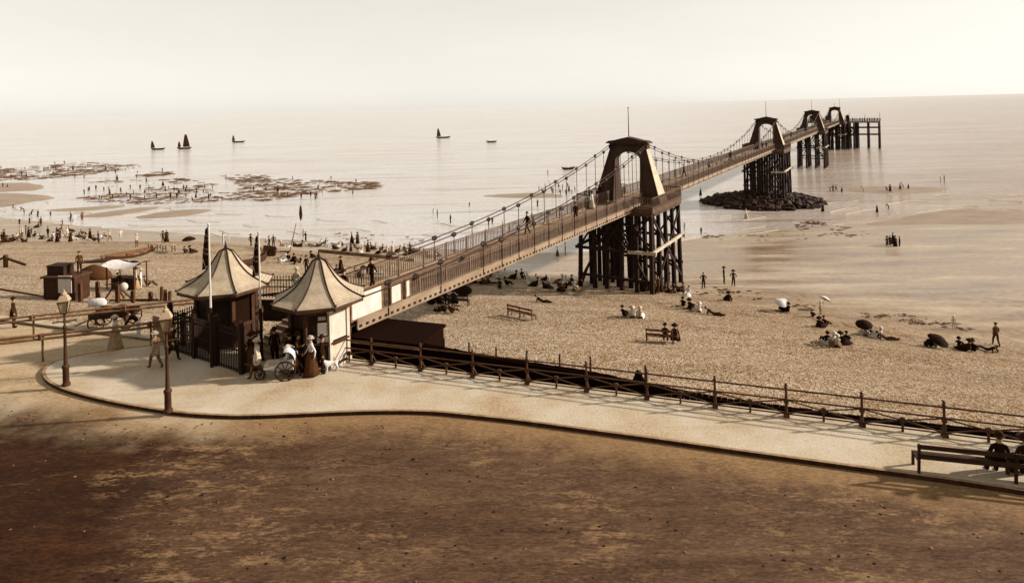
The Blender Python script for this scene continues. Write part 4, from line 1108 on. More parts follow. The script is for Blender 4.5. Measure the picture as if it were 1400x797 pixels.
def pose_of(kind):
    J0, _ = skeleton({}); p = {}
    if kind in ('walk', 'walk_w'):
        p.update(knl=(.1, -.2, .52), anl=(.1, -.28, .12), hel=(.1, -.27, .07), tol=(.11, -.44, .06), knr=(-.1, .06, .5), anr=(-.1, .3, .16), her=(-.1, .33, .1), tor=(-.11, .2, .03),
                 ell=(.23, .14, 1.15), wrl=(.23, .1, .92), hal=(.23, .08, .85), elr=(-.24, -.08, 1.16), wrr=(-.22, -.24, .98), har=(-.21, -.3, .93))
    elif kind == 'bend':
        p.update(tilt(J0, (0, 0, .95), R(48), UP)); p['hal'] = (.2, -.75, .62); p['har'] = (-.2, -.75, .62); p['wrl'] = (.2, -.72, .7); p['wrr'] = (-.2, -.72, .7); p['ell'] = (.22, -.6, .92); p['elr'] = (-.22, -.6, .92)
    elif kind == 'hold':
        p.update(elr=(-.24, -.06, 1.17), wrr=(-.16, -.27, 1.22), har=(-.13, -.33, 1.26))
    elif kind == 'akimbo':
        p.update(ell=(.36, .06, 1.2), wrl=(.2, -.04, 1.04), hal=(.15, -.07, 1.02), elr=(-.36, .06, 1.2), wrr=(-.2, -.04, 1.04), har=(-.15, -.07, 1.02), anl=(.17, .01, .1), hel=(.17, .015, .05), tol=(.2, -.15, .03))
    elif kind in ('ground', 'ground_w'):
        dz = -.80
        for k in UP: x, y, z = J0[k][0]; p[k] = (x, y, z + dz)
        p['pelvis'] = (0, 0, .15)
        for k in UP: p[k] = tuple(Matrix.Rotation(R(-12), 3, 'X') @ Vector(p[k]))
        for s, n in ((-1, 'r'), (1, 'l')):
            p['hi' + n] = (.09*s, -.06, .14); p['kn' + n] = (.13*s, -.44, .42); p['an' + n] = (.12*s, -.72, .1); p['he' + n] = (.12*s, -.72, .05); p['to' + n] = (.13*s, -.9, .06)
            p['el' + n] = (.26*s, -.12, .42); p['wr' + n] = (.17*s, -.34, .44); p['ha' + n] = (.14*s, -.41, .45)
    elif kind == 'lie':
        dz = -.83
        for k in UP: x, y, z = J0[k][0]; p[k] = (x, y, z + dz)
        p['pelvis'] = (0, 0, .13)
        for k in UP: p[k] = tuple(Matrix.Rotation(R(-52), 3, 'X') @ (Vector(p[k]) - Vector((0, 0, .12))) + Vector((0, 0, .13)))
        for s, n in ((-1, 'r'), (1, 'l')):
            p['hi' + n] = (.09*s, -.07, .12); p['kn' + n] = (.1*s, -.46, .2 if s > 0 else .1); p['an' + n] = (.1*s, -.86, .07); p['he' + n] = (.1*s, -.9, .06); p['to' + n] = (.12*s, -.95, .2)
            p['el' + n] = (.27*s, .5, .06 + .05); p['wr' + n] = (.25*s, .28, .05); p['ha' + n] = (.24*s, .21, .05)
    elif kind in ('bench', 'bench_w'):
        dz = -.40
        for k in UP: x, y, z = J0[k][0]; p[k] = (x, y + .05, z + dz)
        p['pelvis'] = (0, .05, .57)
        for s, n in ((-1, 'r'), (1, 'l')):
            p['hi' + n] = (.09*s, 0, .56); p['kn' + n] = (.12*s, -.42, .56); p['an' + n] = (.12*s, -.44, .1); p['he' + n] = (.12*s, -.43, .05); p['to' + n] = (.13*s, -.6, .03)
            p['el' + n] = (.25*s, .02, .78); p['wr' + n] = (.16*s, -.24, .68); p['ha' + n] = (.13*s, -.31, .66)
    return p
SK = {}
def skel(kind, fingers):
    if (kind, fingers) not in SK:
        J, E = skeleton(pose_of(kind), fingers)
        me, tags = skin_mesh('body_' + kind, J, E, 'pelvis')
        SK[kind, fingers] = ([v.co.copy() for v in me.vertices], [tuple(f.vertices) for f in me.polygons], tags, J)
        bpy.data.meshes.remove(me)
    return SK[kind, fingers]
def add_raw(mb, raw, slot):
    b = mb.av(raw[0])
    for f, t_ in zip(raw[1], raw[2]): mb.f.append(tuple(b + i for i in f)); mb.mi.append(slot[t_])
def hat_mb(mb, J, style):
    c = Vector(J['crown'][0]); d = (c - Vector(J['jaw'][0])).normalized()
    q = Vector((0, 0, 1)).rotation_difference(d).to_matrix().to_4x4(); mb.T = Matrix.Translation(c - d*.0) @ q
    pr = {'bowler': [(.16, .015), (.165, .03), (.105, .035), (.108, .08), (.09, .13), (.05, .155), (.01, .16)],
          'boater': [(.18, .02), (.18, .035), (.1, .036), (.1, .12), (.01, .122)],
          'cap': [(.1, .0), (.125, .05), (.11, .09), (.02, .105)],
          'bonnet': [(.22, .0), (.24, .02), (.14, .05), (.12, .12), (.08, .16), (.01, .17)],
          'topper': [(.15, .02), (.155, .035), (.1, .04), (.098, .2), (.1, .22), (.01, .222)]}[style]
    mb.lathe(pr, n=12); mb.T = None
def skirt_mb(mb, kind):
    if kind in ('stand', 'hold', 'walk_w', 'akimbo'): mb.lathe([(.13, 1.12), (.15, 1.04), (.2, .9), (.24, .65), (.285, .3), (.33, .03), (.3, .02)], (0, .03 if kind != 'walk_w' else 0, 0), 24, flut=.05, nf=8, sy=1.12)
    elif kind == 'ground_w':
        rows = []
        for i in range(9):
            q = i/8; y = lerp(.16, -.98, q); w_ = .24 + .2*math.sin(math.pi*min(1, q*1.1)*.85); h = .34*math.sin(math.pi*clamp(q*.9 + .16)) + .06
            rows.append([(w_*math.cos(math.pi*j/10)*(1 + .05*math.sin(j*2 + i)), y, max(.01, h*math.sin(math.pi*j/10)**.8)) for j in range(11)])
        mb.sheet(rows)
    elif kind == 'bench_w':
        rows = []
        for i in range(9):
            q = i/8; y = lerp(.2, -.5, min(1, q*1.35)) - .06*max(0, q - .74)*4; z = lerp(.62, .68, min(1, q*1.6)) if q < .72 else lerp(.66, .05, (q - .72)/.28); w_ = lerp(.22, .34, q)
            rows.append([(w_*(j/5 - 1), y + .14*abs(j/5 - 1)**3, z - (.14 if q < .72 else .0)*abs(j/5 - 1)**2 + .015*math.sin(j*2.1)) for j in range(11)])
        mb.sheet(rows)
PC = {}
CHILD = 0.66
def person(p, kind, coat, legs, hat, rz, label, group=None, near=False, scale=None, hatd=30, fem=False):
    """one figure standing or sitting at p; coat, legs, hatd are tones"""
    key = (kind, coat, legs, hat, near, hatd, fem)
    base = {'ground_w': 'ground_w', 'bench_w': 'bench_w'}.get(kind, kind)
    if key not in PC:
        raw = skel(base, near); J = raw[3]
        hm = cloth(hatd) if hatd != 200 else STRAW
        if near:
            mb = MB(); add_raw(mb, raw, {0: 0, 1: 1, 2: 2, 3: 3}); body = mb.mesh('person', [SKIN, cloth(coat), cloth(legs), cloth(18)], smooth=True); kids = []
            if hat: h = MB(); hat_mb(h, J, hat); kids.append(('hat', h.mesh('hat', hm, 40)))
            c = Vector(J['crown'][0]); h = MB(); h.blob(c + Vector((0, .02, .005)), .108, 3, .06, 10, 7, (.9, .98, .8)); 
            if fem: h.blob(c + Vector((0, .1, -.04)), .06, 4, .1, 8, 6)
            kids.append(('hair', h.mesh('hair', HAIRM, True)))
            if not fem and kind in ('stand', 'walk', 'hold'): h = MB(); h.lathe([(.15, 1.14), (.165, 1.05), (.19, .92), (.205, .78), (.21, .66), (.19, .655)], (0, .01, 0), 18, flut=.03, nf=5, sy=.86); kids.append(('coat_tails', h.mesh('coat_tails', cloth(coat), True)))
            if fem: h = MB(); skirt_mb(h, kind); kids.append(('skirt', h.mesh('skirt', cloth(legs), True)))
            PC[key] = (body, kids)
        else:
            mb = MB(); add_raw(mb, raw, {0: 0, 1: 1, 2: 2, 3: 2})
            mb.cur = 3
            if hat: hat_mb(mb, J, hat)
            else: mb.blob(Vector(J['crown'][0]) + Vector((0, .02, .01)), .105, 3, .06, 8, 5, (.92, .98, .8))
            if fem: mb.cur = 2; skirt_mb(mb, kind)
            PC[key] = (mb.mesh('person', [SKIN, cloth(coat), cloth(legs), hm if hat else HAIRM], smooth=True), [])
    me, kids = PC[key]
    o = link('person', me); o.location = p; o.rotation_euler = (0, 0, rz); k = scale or random.uniform(.94, 1.02); o.scale = (k, k, k)
    tag(o, label, 'person', group)
    for n, m in kids: link(n, m, o)
    return o
PARA = {}
def parasol(p, d, label, tiltx=0.25, rz=0., r=.55, h=1.0, group=None):
    key = (d, r, h)
    if key not in PARA:
        mb = MB(); rings = []
        for q in (0, .25, .5, .75, 1.0): rings.append([( r*q*math.cos(2*math.pi*j/16)*(1 - .05*(j % 2)*q), r*q*math.sin(2*math.pi*j/16)*(1 - .05*(j % 2)*q), h - .32*r*2*q*q*.75) for j in range(17)])
        mb.sheet(rings); c = mb.mesh('canopy', cloth(d), True)
        m2 = MB(); m2.tube([(0, 0, 0), (0, 0, h + .08)], .014, 6); PARA[key] = (c, m2.mesh('handle', BLACK))
    o = thing('parasol', label, 'parasol', tuple(p), rz, group); o.rotation_euler = (tiltx, 0, rz)
    link('canopy', PARA[key][0], o); link('handle', PARA[key][1], o); return o
rp = random.Random(21)
def face(u=None): return rp.uniform(-math.pi, math.pi)
SEAWARD = math.pi + math.atan2(TD.y, TD.x)      # turns a figure to look out to sea
LEFT, RIGHT = -math.pi/2, math.pi/2
def at(u, v, z): return P(u, v, z)

# --- by the road and the gates
person(P(19, 448, RZ_), 'stand', 30, 30, 'bowler', R(120), 'person in a long dark coat standing alone at the far left of the drive', near=True)
person(P(190, 462, RZ_), 'bend', 18, 232, 'cap', R(-75), 'person in dark jacket and white trousers stooping beside the small wagon', near=True)
person(P(252, 476, RZ_), 'stand', 52, 52, 'bowler', R(150), 'person in a brown coat standing behind the kerb lamp by the left toll house', near=True)
GRP = 'visitors before the near toll house'
person(P(397, 506, 0), 'stand', 18, 30, 'bowler', R(170), 'person in black coat and bowler standing behind the white bath chair', GRP, True)
person(P(409, 507, 0), 'hold', 52, 30, 'bonnet', R(80), 'person in brown bodice and wide bonnet at the near toll house', GRP, True, fem=True)
person(P(426, 513, 0), 'walk_w', 232, 52, 'boater', R(-60), 'person in white blouse and brown skirt beside the white dog', GRP, True, fem=True, hatd=200)
person(P(418, 503, 0), 'stand', 30, 18, 'topper', R(200), 'person in a tall hat close against the near toll house counter', GRP, True)
person(P(444, 497, 0), 'stand', 196, 18, 'bonnet', R(-30), 'person in pale bodice and black skirt by the corner post of the near toll house', GRP, True, fem=True)
person(P(404, 515, 0), 'walk', 92, 52, 'cap', R(-100), 'child in fawn jacket and cap walking behind the bath chair', GRP, True, scale=.72)
person(P(376, 497, 0), 'stand', 18, 18, 'bowler', R(190), 'person in black waiting at the entrance gates beside the second flagpole', GRP, True)
person(P(352, 517, 0), 'walk', 196, 92, 'boater', R(-95), 'person in pale jacket and straw hat pulling the bath chair', GRP, True, hatd=200)
person(P(213, 503, 0), 'walk', 150, 92, 'boater', R(-110), 'person in drab suit and straw hat walking across the left of the promenade', None, True, hatd=200)
person(P(441, 510, 0), 'stand', 18, 18, 'bowler', R(100), 'person in black with a round hat standing right of the white blouse', GRP, True)
person(P(394, 503, 0), 'hold', 52, 18, 'bonnet', R(10), 'person in brown with a wide hat standing left of the crowd by the gates', GRP, True, fem=True)
person(P(158, 480, RZ_), 'walk_w', 196, 150, 'boater', R(-80), 'person in pale dress and straw hat walking on the drive left of the kerb lamp', None, True, fem=True, hatd=200)
person(P(236, 492, 0), 'walk', 30, 18, 'bowler', R(70), 'person in dark suit walking towards the gates above the kerb lamp', None, True)
person(P(345, 505, 0), 'hold', 30, 52, 'bonnet', R(150), 'person in dark bodice and brown skirt standing in front of the spiked gates', None, True, fem=True)
person(P(333, 501, 0), 'stand', 92, 52, 'cap', R(200), 'child in fawn coat standing before the spiked gates', None, True, scale=.7)
# --- the long promenade bench
bx = big.matrix_basis
for xx, k, c, l, h, lab, hd_ in ((2.25, 'bench', 18, 18, 'bowler', 'person in black hunched at the left of the pair on the long promenade bench', 30), (2.95, 'bench_w', 30, 18, 'bonnet', 'person in dark dress at the right of the pair on the long promenade bench', 30)):
    q = Vector(bx @ Vector((xx, .14, 0))) if False else Vector(p0); 
    ang = big.rotation_euler.z; q = big.location + Matrix.Rotation(ang, 3, 'Z') @ Vector((xx, .17, -.03))
    person(q, k, c, l, h, ang + math.pi, lab, None, True, fem=k.endswith('w'), scale=1.05)
# --- beach benches
def on_bench(b, x, k, c, l, h, lab, grp, fem=False):
    o, p, d = b; ang = o.rotation_euler.z; q = o.location + Matrix.Rotation(ang, 3, 'Z') @ Vector((x, .17, -.03)); return person(q, k, c, l, h, ang + math.pi, lab, grp, False, fem=fem, scale=1.)
on_bench(b2, 1.25, 'bench', 18, 18, 'bowler', 'person in black at the middle of the open shingle bench', 'people on the open shingle bench')
on_bench(b2, 1.9, 'bench_w', 30, 52, 'bonnet', 'person in dark dress at the right end of the open shingle bench', 'people on the open shingle bench', True)
on_bench(b3, 1.9, 'bench_w', 18, 18, 'bonnet', 'person in black under the parasol on the bench by the pier', 'people on the bench by the pier', True)
on_bench(b3, 1.2, 'bench', 18, 30, 'bowler', 'person in black hat beside the parasol holder on the bench by the pier', 'people on the bench by the pier')
on_bench(b3, .5, 'bench_w', 30, 30, None, 'bareheaded person at the left of the bench by the pier', 'people on the bench by the pier', True)
q = G(632, 417); parasol(q + Vector((0, .2, .55)), 18, 'dark open parasol over the bench by the pier', .35, .4, .8, 1.15)

# --- sitters one can tell apart on the shingle
def sit(u, v, kind, coat, legs, hat, lab, grp=None, rz=None, hatd=30, dz=0., scale=None):
    fem = kind.endswith('_w'); q = G(u, v); q.z += dz
    return person(q, kind, coat, legs, hat, (SEAWARD + rp.uniform(-.7, .7)) if rz is None else rz, lab, grp, False, hatd=hatd, fem=fem, scale=scale)
g1 = 'party of three seated left of the open shingle bench'
sit(853, 434, 'ground', 18, 18, 'bowler', 'person in black at the left of the party before the first tower', g1); sit(864, 435, 'ground_w', 232, 196, 'bonnet', 'person in white dress in the middle of the party before the first tower', g1, hatd=196); sit(875, 435, 'ground_w', 196, 232, 'boater', 'person in pale clothes at the right of the party before the first tower', g1, hatd=200)
g2 = 'party seated on the shingle right of the first tower'
sit(934, 420, 'ground', 18, 30, 'bowler', 'person in black at the left of the party right of the first tower', g2); sit(944, 423, 'ground_w', 30, 18, 'bonnet', 'person in dark dress in the middle of the party right of the first tower', g2); sit(955, 427, 'ground_w', 232, 196, 'bonnet', 'person in pale dress at the right of the party right of the first tower', g2, hatd=232)
sit(975, 431, 'lie', 18, 30, 'cap', 'person in black lying propped up beyond the open shingle bench', rz=R(70))
sit(741, 414, 'lie', 18, 30, 'cap', 'person in black lying propped up above the empty bench', rz=R(75))
sit(590, 416, 'ground_w', 18, 18, 'bonnet', 'person in black sitting on the shingle at the left of the bench by the pier')
for i, (u, v, c) in enumerate(((597, 426, 196), (607, 428, 30), (617, 430, 52))): sit(u, v, 'ground' if i else 'ground_w', c, 30, 'cap', ['person in pale dress sitting low in front of the bench by the pier', 'person in dark coat sitting between two others before the bench by the pier', 'person in brown coat at the right of three before the bench by the pier'][i], 'three sitting before the bench by the pier')
sit(533, 448, 'ground_w', 232, 232, 'bonnet', 'person in white sitting under the edge of the pier beside the store', hatd=232)
sit(522, 443, 'ground', 232, 196, 'cap', 'person in white shirt under the pier at the end of the store roof', hatd=196)
sit(996, 412, 'ground_w', 18, 18, 'bonnet', 'person in black sitting alone at the shingle edge right of the first tower')
g3 = 'pair under white parasols at the shingle edge'
sit(1068, 426, 'ground_w', 18, 18, 'bonnet', 'person in black at the left of the pair under white parasols', g3); sit(1077, 428, 'ground', 18, 30, 'bowler', 'person in black at the right of the pair under white parasols', g3)
parasol(G(1064, 426) + Vector((0, .1, .1)), 232, 'white parasol over the left of the pair at the shingle edge', .5, .3, .55, 1.15); parasol(G(1074, 427) + Vector((0, .1, .1)), 232, 'white parasol leaning over the right of the pair at the shingle edge', -.3, 1.2, .5, 1.1)
g4 = 'family at the shingle edge'
sit(1111, 434, 'ground', 30, 30, 'cap', 'child in dark clothes sitting left of the family at the shingle edge', g4, scale=.75); sit(1121, 448, 'ground_w', 30, 18, 'bonnet', 'person in dark dress sitting low in the family at the shingle edge', g4); sit(1128, 447, 'ground', 18, 30, 'cap', 'person in black coat sitting beside the dark dress at the shingle edge', g4)
sit(1122, 431, 'stand', 196, 150, 'boater', 'child in pale clothes standing behind the family at the shingle edge', g4, hatd=200, scale=.68); parasol(G(1125, 424) + Vector((0, 0, .5)), 232, 'white parasol above the standing child at the shingle edge', .6, 2., .5, .8)
g5 = 'large party on the shingle at the right'
for u, v, k, c, l, h, hd_, lab in ((1130, 470, 'ground', 18, 18, 'bowler', 30, 'person in black at the left end of the party on the right shingle'), (1138, 472, 'ground_w', 232, 196, 'bonnet', 232, 'person in white second from left in the party on the right shingle'), (1144, 475, 'ground_w', 196, 92, 'boater', 200, 'person in straw hat at the front of the party on the right shingle'), (1151, 472, 'ground_w', 18, 18, 'bonnet', 30, 'person in broad black dress near the right of the party on the right shingle'), (1158, 471, 'ground', 18, 30, 'cap', 30, 'person in black cap at the right end of the party on the right shingle')): sit(u, v, k, c, l, h, lab, g5, hatd=hd_)
g6 = 'group with a dark parasol on the right shingle'
sit(1183, 459, 'ground_w', 196, 196, 'bonnet', 'person in pale dress under the dark parasol on the right shingle', g6, hatd=196); sit(1192, 460, 'ground', 30, 18, 'cap', 'child in dark cap in the middle of the parasol group on the right shingle', g6, scale=.75); sit(1202, 463, 'ground_w', 232, 232, 'boater', 'person in white and straw hat right of the dark parasol', g6, hatd=200); sit(1211, 465, 'lie', 52, 30, None, 'bareheaded person lying at the right of the parasol group', g6, rz=R(80))
parasol(G(1182, 459) + Vector((0, .1, .25)), 18, 'dark parasol over the pale sitter on the right shingle', .35, -.4, .62, 1.0)
sit(1273, 475, 'ground_w', 18, 18, 'bonnet', 'person in black hidden under a low dark parasol on the right shingle'); parasol(G(1276, 475) + Vector((0, -.1, .1)), 18, 'low dark parasol tilted over a lone sitter on the right shingle', .5, .5, .7, .95)
g7 = 'dark group at the far right of the shingle'
for u, v, k, c, l, h, lab in ((1312, 477, 'ground', 18, 18, 'bowler', 'person in black at the left of the far right group'), (1323, 481, 'ground_w', 30, 18, 'bonnet', 'person in dark dress leaning in the middle of the far right group'), (1331, 482, 'ground', 18, 18, 'topper', 'person in a tall hat in the middle of the far right group'), (1352, 481, 'lie', 18, 30, None, 'person in black lying at the right of the far right group')): sit(u, v, k, c, l, h, lab, g7)
sit(1304, 450, 'stand', 232, 232, 'boater', 'child in white standing on the sand above the far right group', hatd=200, scale=.62)
sit(1362, 473, 'walk', 92, 52, 'cap', 'person in fawn jacket walking at the far right edge of the shingle')

# --- crowds: figures nothing in the photo tells apart share a label
def crowd(spots, lab, grp, kinds, pals, on='G', facing=None, big_=1.):
    for u, v in spots:
        k = rp.choice(kinds); fem = k.endswith('_w') or (k in ('stand', 'hold') and rp.random() < .45)
        c, l, h = rp.choice(pals)
        q = G(u, v) if on == 'G' else P(u, v, SEA - (.12 if on == 'sea' else .02))
        ch = rp.random() < .22
        person(q, k, c, l, h, face() if facing is None else facing + rp.uniform(-.8, .8), lab, grp, False, scale=rp.uniform(.66, .8) if ch else rp.uniform(.95, 1.05)*big_, hatd=200 if h == 'boater' else (196 if c > 150 and h else 30), fem=fem)
def jitter(u0, u1, v0, v1, n, sl=0., seed=0):
    r_ = random.Random(seed); return [(u0 + (u1 - u0)*(i + r_.uniform(-.35, .35))/max(1, n - 1), lerp(v0, v1, i/max(1, n - 1)) + r_.uniform(-1, 1)*sl) for i in range(n)]
DK_ = [(18, 18, 'bowler'), (18, 30, 'cap'), (30, 18, 'bonnet'), (30, 30, None), (52, 30, 'bonnet')]
MX_ = DK_ + [(232, 196, 'boater'), (196, 92, 'bonnet'), (232, 232, None), (92, 52, 'cap')]
SITK = ['ground', 'ground_w', 'ground_w', 'ground', 'lie']; STK = ['stand', 'stand', 'walk', 'akimbo']
crowd(jitter(650, 795, 377, 392, 15, 2.5, 1) + jitter(735, 790, 391, 399, 5, 1.5, 71), 'small figure sitting in the dark row along the shingle edge left of the first tower', 'sitters along the shingle edge under the pier', SITK, MX_)
crowd(jitter(625, 690, 386, 391, 9, 2.5, 2), 'small figure resting on the shingle between the pier and the sitters edge row', 'sitters just beyond the pier railing shadow', SITK, MX_)
crowd(jitter(880, 940, 398, 402, 9, 3.5, 3), 'small figure among the piles at the foot of the first tower', 'people at the foot of the first tower', ['ground', 'ground_w', 'stand'], MX_)
crowd([(762, 350), (773, 348), (962, 395), (990, 388), (1003, 392)], 'small figure standing on the wet sand beside the first tower', 'people on the wet sand by the first tower', STK, MX_)
crowd([(1213, 339), (1217, 338), (1224, 340), (1230, 340), (1221, 336)], 'person in dark clothes standing in the close knot on the right sand flat', 'knot of people on the right sand flat', STK, DK_, 'flat')
crowd([(1135, 263), (1139, 263), (1143, 262), (1151, 263)], 'person standing in the dark cluster in the shallows right of the boulders', 'cluster in the shallows right of the boulders', STK, DK_, 'sea')
crowd([(1181, 263), (1213, 262), (1217, 263), (1231, 260), (1235, 258), (1242, 259)], 'person paddling in the line of shallows to the right of the boulders', 'paddlers in a line at the right', STK + ['bend'], MX_, 'sea')
crowd([(1286, 249), (1291, 249)], 'one of two people paddling side by side far out at the right', 'pair paddling far out at the right', ['stand'], DK_, 'sea')
crowd([(1199, 290), (1215, 286)], 'lone wader on the wet sand between the boulders and the right sand bank', 'two waders on the right wet sand', ['stand', 'bend'], DK_, 'flat')
crowd([(1125, 290), (958, 268), (1020, 300)], 'small figure wading near the boulders of the second tower', 'waders near the boulders', ['stand'], MX_, 'sea')
crowd([(737, 262), (741, 264), (746, 263), (754, 262), (756, 266), (762, 265), (766, 268), (769, 262), (774, 268), (778, 262), (782, 266), (786, 262), (752, 258), (764, 256), (745, 256), (776, 256)], 'bather in the crowded shallows seen between the chains left of the first tower', 'bathers left of the first tower', STK, MX_, 'sea')
crowd([(593, 297), (598, 299), (616, 306), (735, 284), (749, 240), (758, 251)], 'lone small bather in the bright shallows left of the first tower', 'scattered bathers in the bright shallows', ['stand', 'akimbo'], MX_, 'sea')
crowd([(481, 333), (489, 333)], 'tall figure of the standing pair at the water edge behind the near toll house', 'pair standing at the water edge', ['stand'], DK_)
crowd(jitter(440, 600, 337, 352, 34, 4.5, 4), 'small sitter in the long crowd along the water edge behind the near toll house', 'crowd at the shingle edge behind the near toll house', SITK + ['stand'], MX_)
crowd(jitter(384, 436, 336, 338, 9, 1.5, 5), 'small sitter in the row at the water edge left of the near toll house roof', 'row at the water edge between the toll house roofs', SITK, MX_)
crowd([(364, 339), (368, 340), (374, 338), (415, 328), (418, 331)], 'small figure standing at the water edge between the two toll house roofs', 'standers at the water edge between the roofs', STK, MX_)
crowd([(386, 359), (394, 356), (402, 358), (410, 361), (390, 354)], 'small sitter on the shingle between the two toll house roofs', 'sitters on the shingle between the roofs', SITK, MX_)
sit(426, 353, 'ground_w', 18, 18, 'bonnet', 'person in black sitting beyond the tip of the near toll house roof'); sit(419, 373, 'stand', 18, 30, 'bowler', 'person in black standing just left of the near toll house roof tip')
crowd([(459, 375), (466, 374), (487, 379), (502, 374), (508, 374), (514, 375)], 'small figure on the shingle just beyond the far pier railing near the near toll house', 'figures on the shingle beyond the pier entrance', SITK + ['stand'], MX_)
crowd(jitter(2, 42, 332, 322, 12, 4, 6) + [(30, 330), (36, 331)], 'small figure in the close crowd at the left edge of the beach', 'crowd at the left edge of the beach', STK + ['ground_w', 'ground'], MX_)
crowd(jitter(48, 142, 327, 329, 26, 4, 7), 'small figure in the long crowd left of the beached rowing boat', 'crowd on the beach left of the boat', SITK + ['stand', 'stand'], MX_)
crowd([(52, 311), (56, 309), (78, 317), (84, 317), (95, 317), (112, 321)], 'small figure at the water edge behind the left beach crowd', 'figures at the water edge on the left', STK + SITK, DK_)
crowd([(150, 330), (165, 327), (187, 338), (223, 332), (228, 331), (305, 335), (343, 337), (313, 333)], 'small lone figure on the upper sand near the beached rowing boat', 'scattered figures near the beached boat', STK, MX_)
crowd([(40, 297), (33, 292), (43, 294)], 'small bather in the splashing trio off the left beach', 'splashing trio off the left beach', ['stand', 'bend'], DK_, 'sea')
crowd([(4, 257), (60, 234), (100, 232), (120, 229), (10, 257), (18, 286), (15, 245), (36, 243), (75, 226), (88, 225), (158, 238), (160, 246), (30, 240)], 'tiny figure on the far left reef and sand bank', 'figures on the far left reef', STK, DK_, 'flat')
crowd([(222, 236), (223, 254), (226, 262), (230, 259), (238, 262), (245, 264), (251, 261), (254, 262), (200, 250), (214, 272), (280, 259), (268, 270), (285, 270), (233, 268), (242, 271), (150, 265)], 'tiny figure searching among the rocks of the middle reef', 'figures on the middle reef', STK + ['bend'], DK_, 'flat')
crowd([(400, 246), (412, 273), (431, 273), (433, 272), (309, 246), (380, 262)], 'tiny figure on the long right-hand reef', 'figures on the right-hand reef', STK, DK_, 'flat')
# --- on the pier
def pier_person(r, k, z, kind, c, l, h, lab, grp, fem=False, rz=None): person(pier_pt(r, k, z), kind, c, l, h, face() if rz is None else rz, lab, grp, False, fem=fem)
for r, k in ((-1.0, SP - 6), (0., SP - 5), (.6, SP - 4)): pier_person(r, k, DK, 'walk', 18, 18, 'bowler', 'dark figure walking on the deck just before the second tower', 'walkers before the second tower')
pier_person(-1.5, -6.5, DK, 'stand', 232, 196, 'bonnet', 'figure in white standing at the left leg of the first tower', None, True)
pier_person(.4, 4.0, DK, 'walk', 30, 18, 'bowler', 'dark figure walking through the arch of the first tower', None)
for r, k in ((-3.2, -3.5), (-3., -1.), (-3.6, 1.5), (2.6, 2.5)): pier_person(r, k, DK, 'stand', 30, 30, 'bowler', 'dark figure on the platform of the first tower', 'figures on the first tower platform')
for r, k in ((-.8, 22), (.3, 31), (-.5, 48), (.8, 96), (-.6, 118), (.2, 140), (-1, -20), (.4, -14)): pier_person(r, k, DK, 'walk', 18, 30, 'bowler', 'dark figure strolling along the pier deck', 'strollers on the pier deck')
for r, k in ((-5.8, 6.3), (-5, 7.5), (-3.2, 2*SP - 3*SP - 2.), (-3.6, -SP + 1), (-3., -SP + 3)): pier_person(r, 3*SP + k, DK, 'stand', 18, 18, 'bowler', 'dark figure on the far platforms at the third tower and pier head', 'figures on the far platforms')
for i in range(12): pier_person(5 + i*.95, 3*SP + 6.8 + (i*37 % 10)*.5, DK, 'stand', 18, 18, 'bowler', 'small dark figure at the railing of the pier head', 'figures at the pier head railing')
person(pier_pt(-3.9, -40.4, DK), 'hold', 196, 30, 'boater', R(160), 'person in pale jacket and straw hat on the approach between the toll house roofs', None, True, hatd=200)
for r, k, c in ((-1.0, -39.6, 18), (-1.3, -37.2, 30)): person(pier_pt(r, k, DK), 'walk', c, 18, 'bowler', TH*-1 + math.pi, 'dark figure entering the pier behind the near toll house' if c == 18 else 'dark figure on the deck behind the big white hoarding', None, False)

# the far-off throng too small and too many to tell apart: one mass
mb = MB(); raw = skel('stand', False); rr = random.Random(99)
spots_ = [(rr.uniform(0, 190), rr.uniform(228, 245)) for _ in range(22)] + [(rr.uniform(110, 330), rr.uniform(258, 276)) for _ in range(34)] + [(rr.uniform(310, 500), rr.uniform(244, 270)) for _ in range(16)] + [(rr.uniform(0, 130), rr.uniform(296, 312)) for _ in range(10)] + [(rr.uniform(640, 730), rr.uniform(278, 330)) for _ in range(8)] + [(rr.uniform(800, 960), rr.uniform(285, 330)) for _ in range(8)]
for u, v in spots_:
    q = P(u, v, SEA - .1); k = rr.uniform(.65, 1.02); c = rr.choice((0, 0, 0, 1, 2))
    mb.T = Matrix.Translation(q) @ Matrix.Rotation(rr.uniform(-3, 3), 4, 'Z') @ Matrix.Scale(k, 4); add_raw(mb, raw, {0: 3, 1: c, 2: c if rr.random() < .6 else 0, 3: 0})
mb.T = None
tag(mb.build('distant_crowd', [cloth(30), cloth(92), cloth(232), SKIN], smooth=True), kind='stuff')
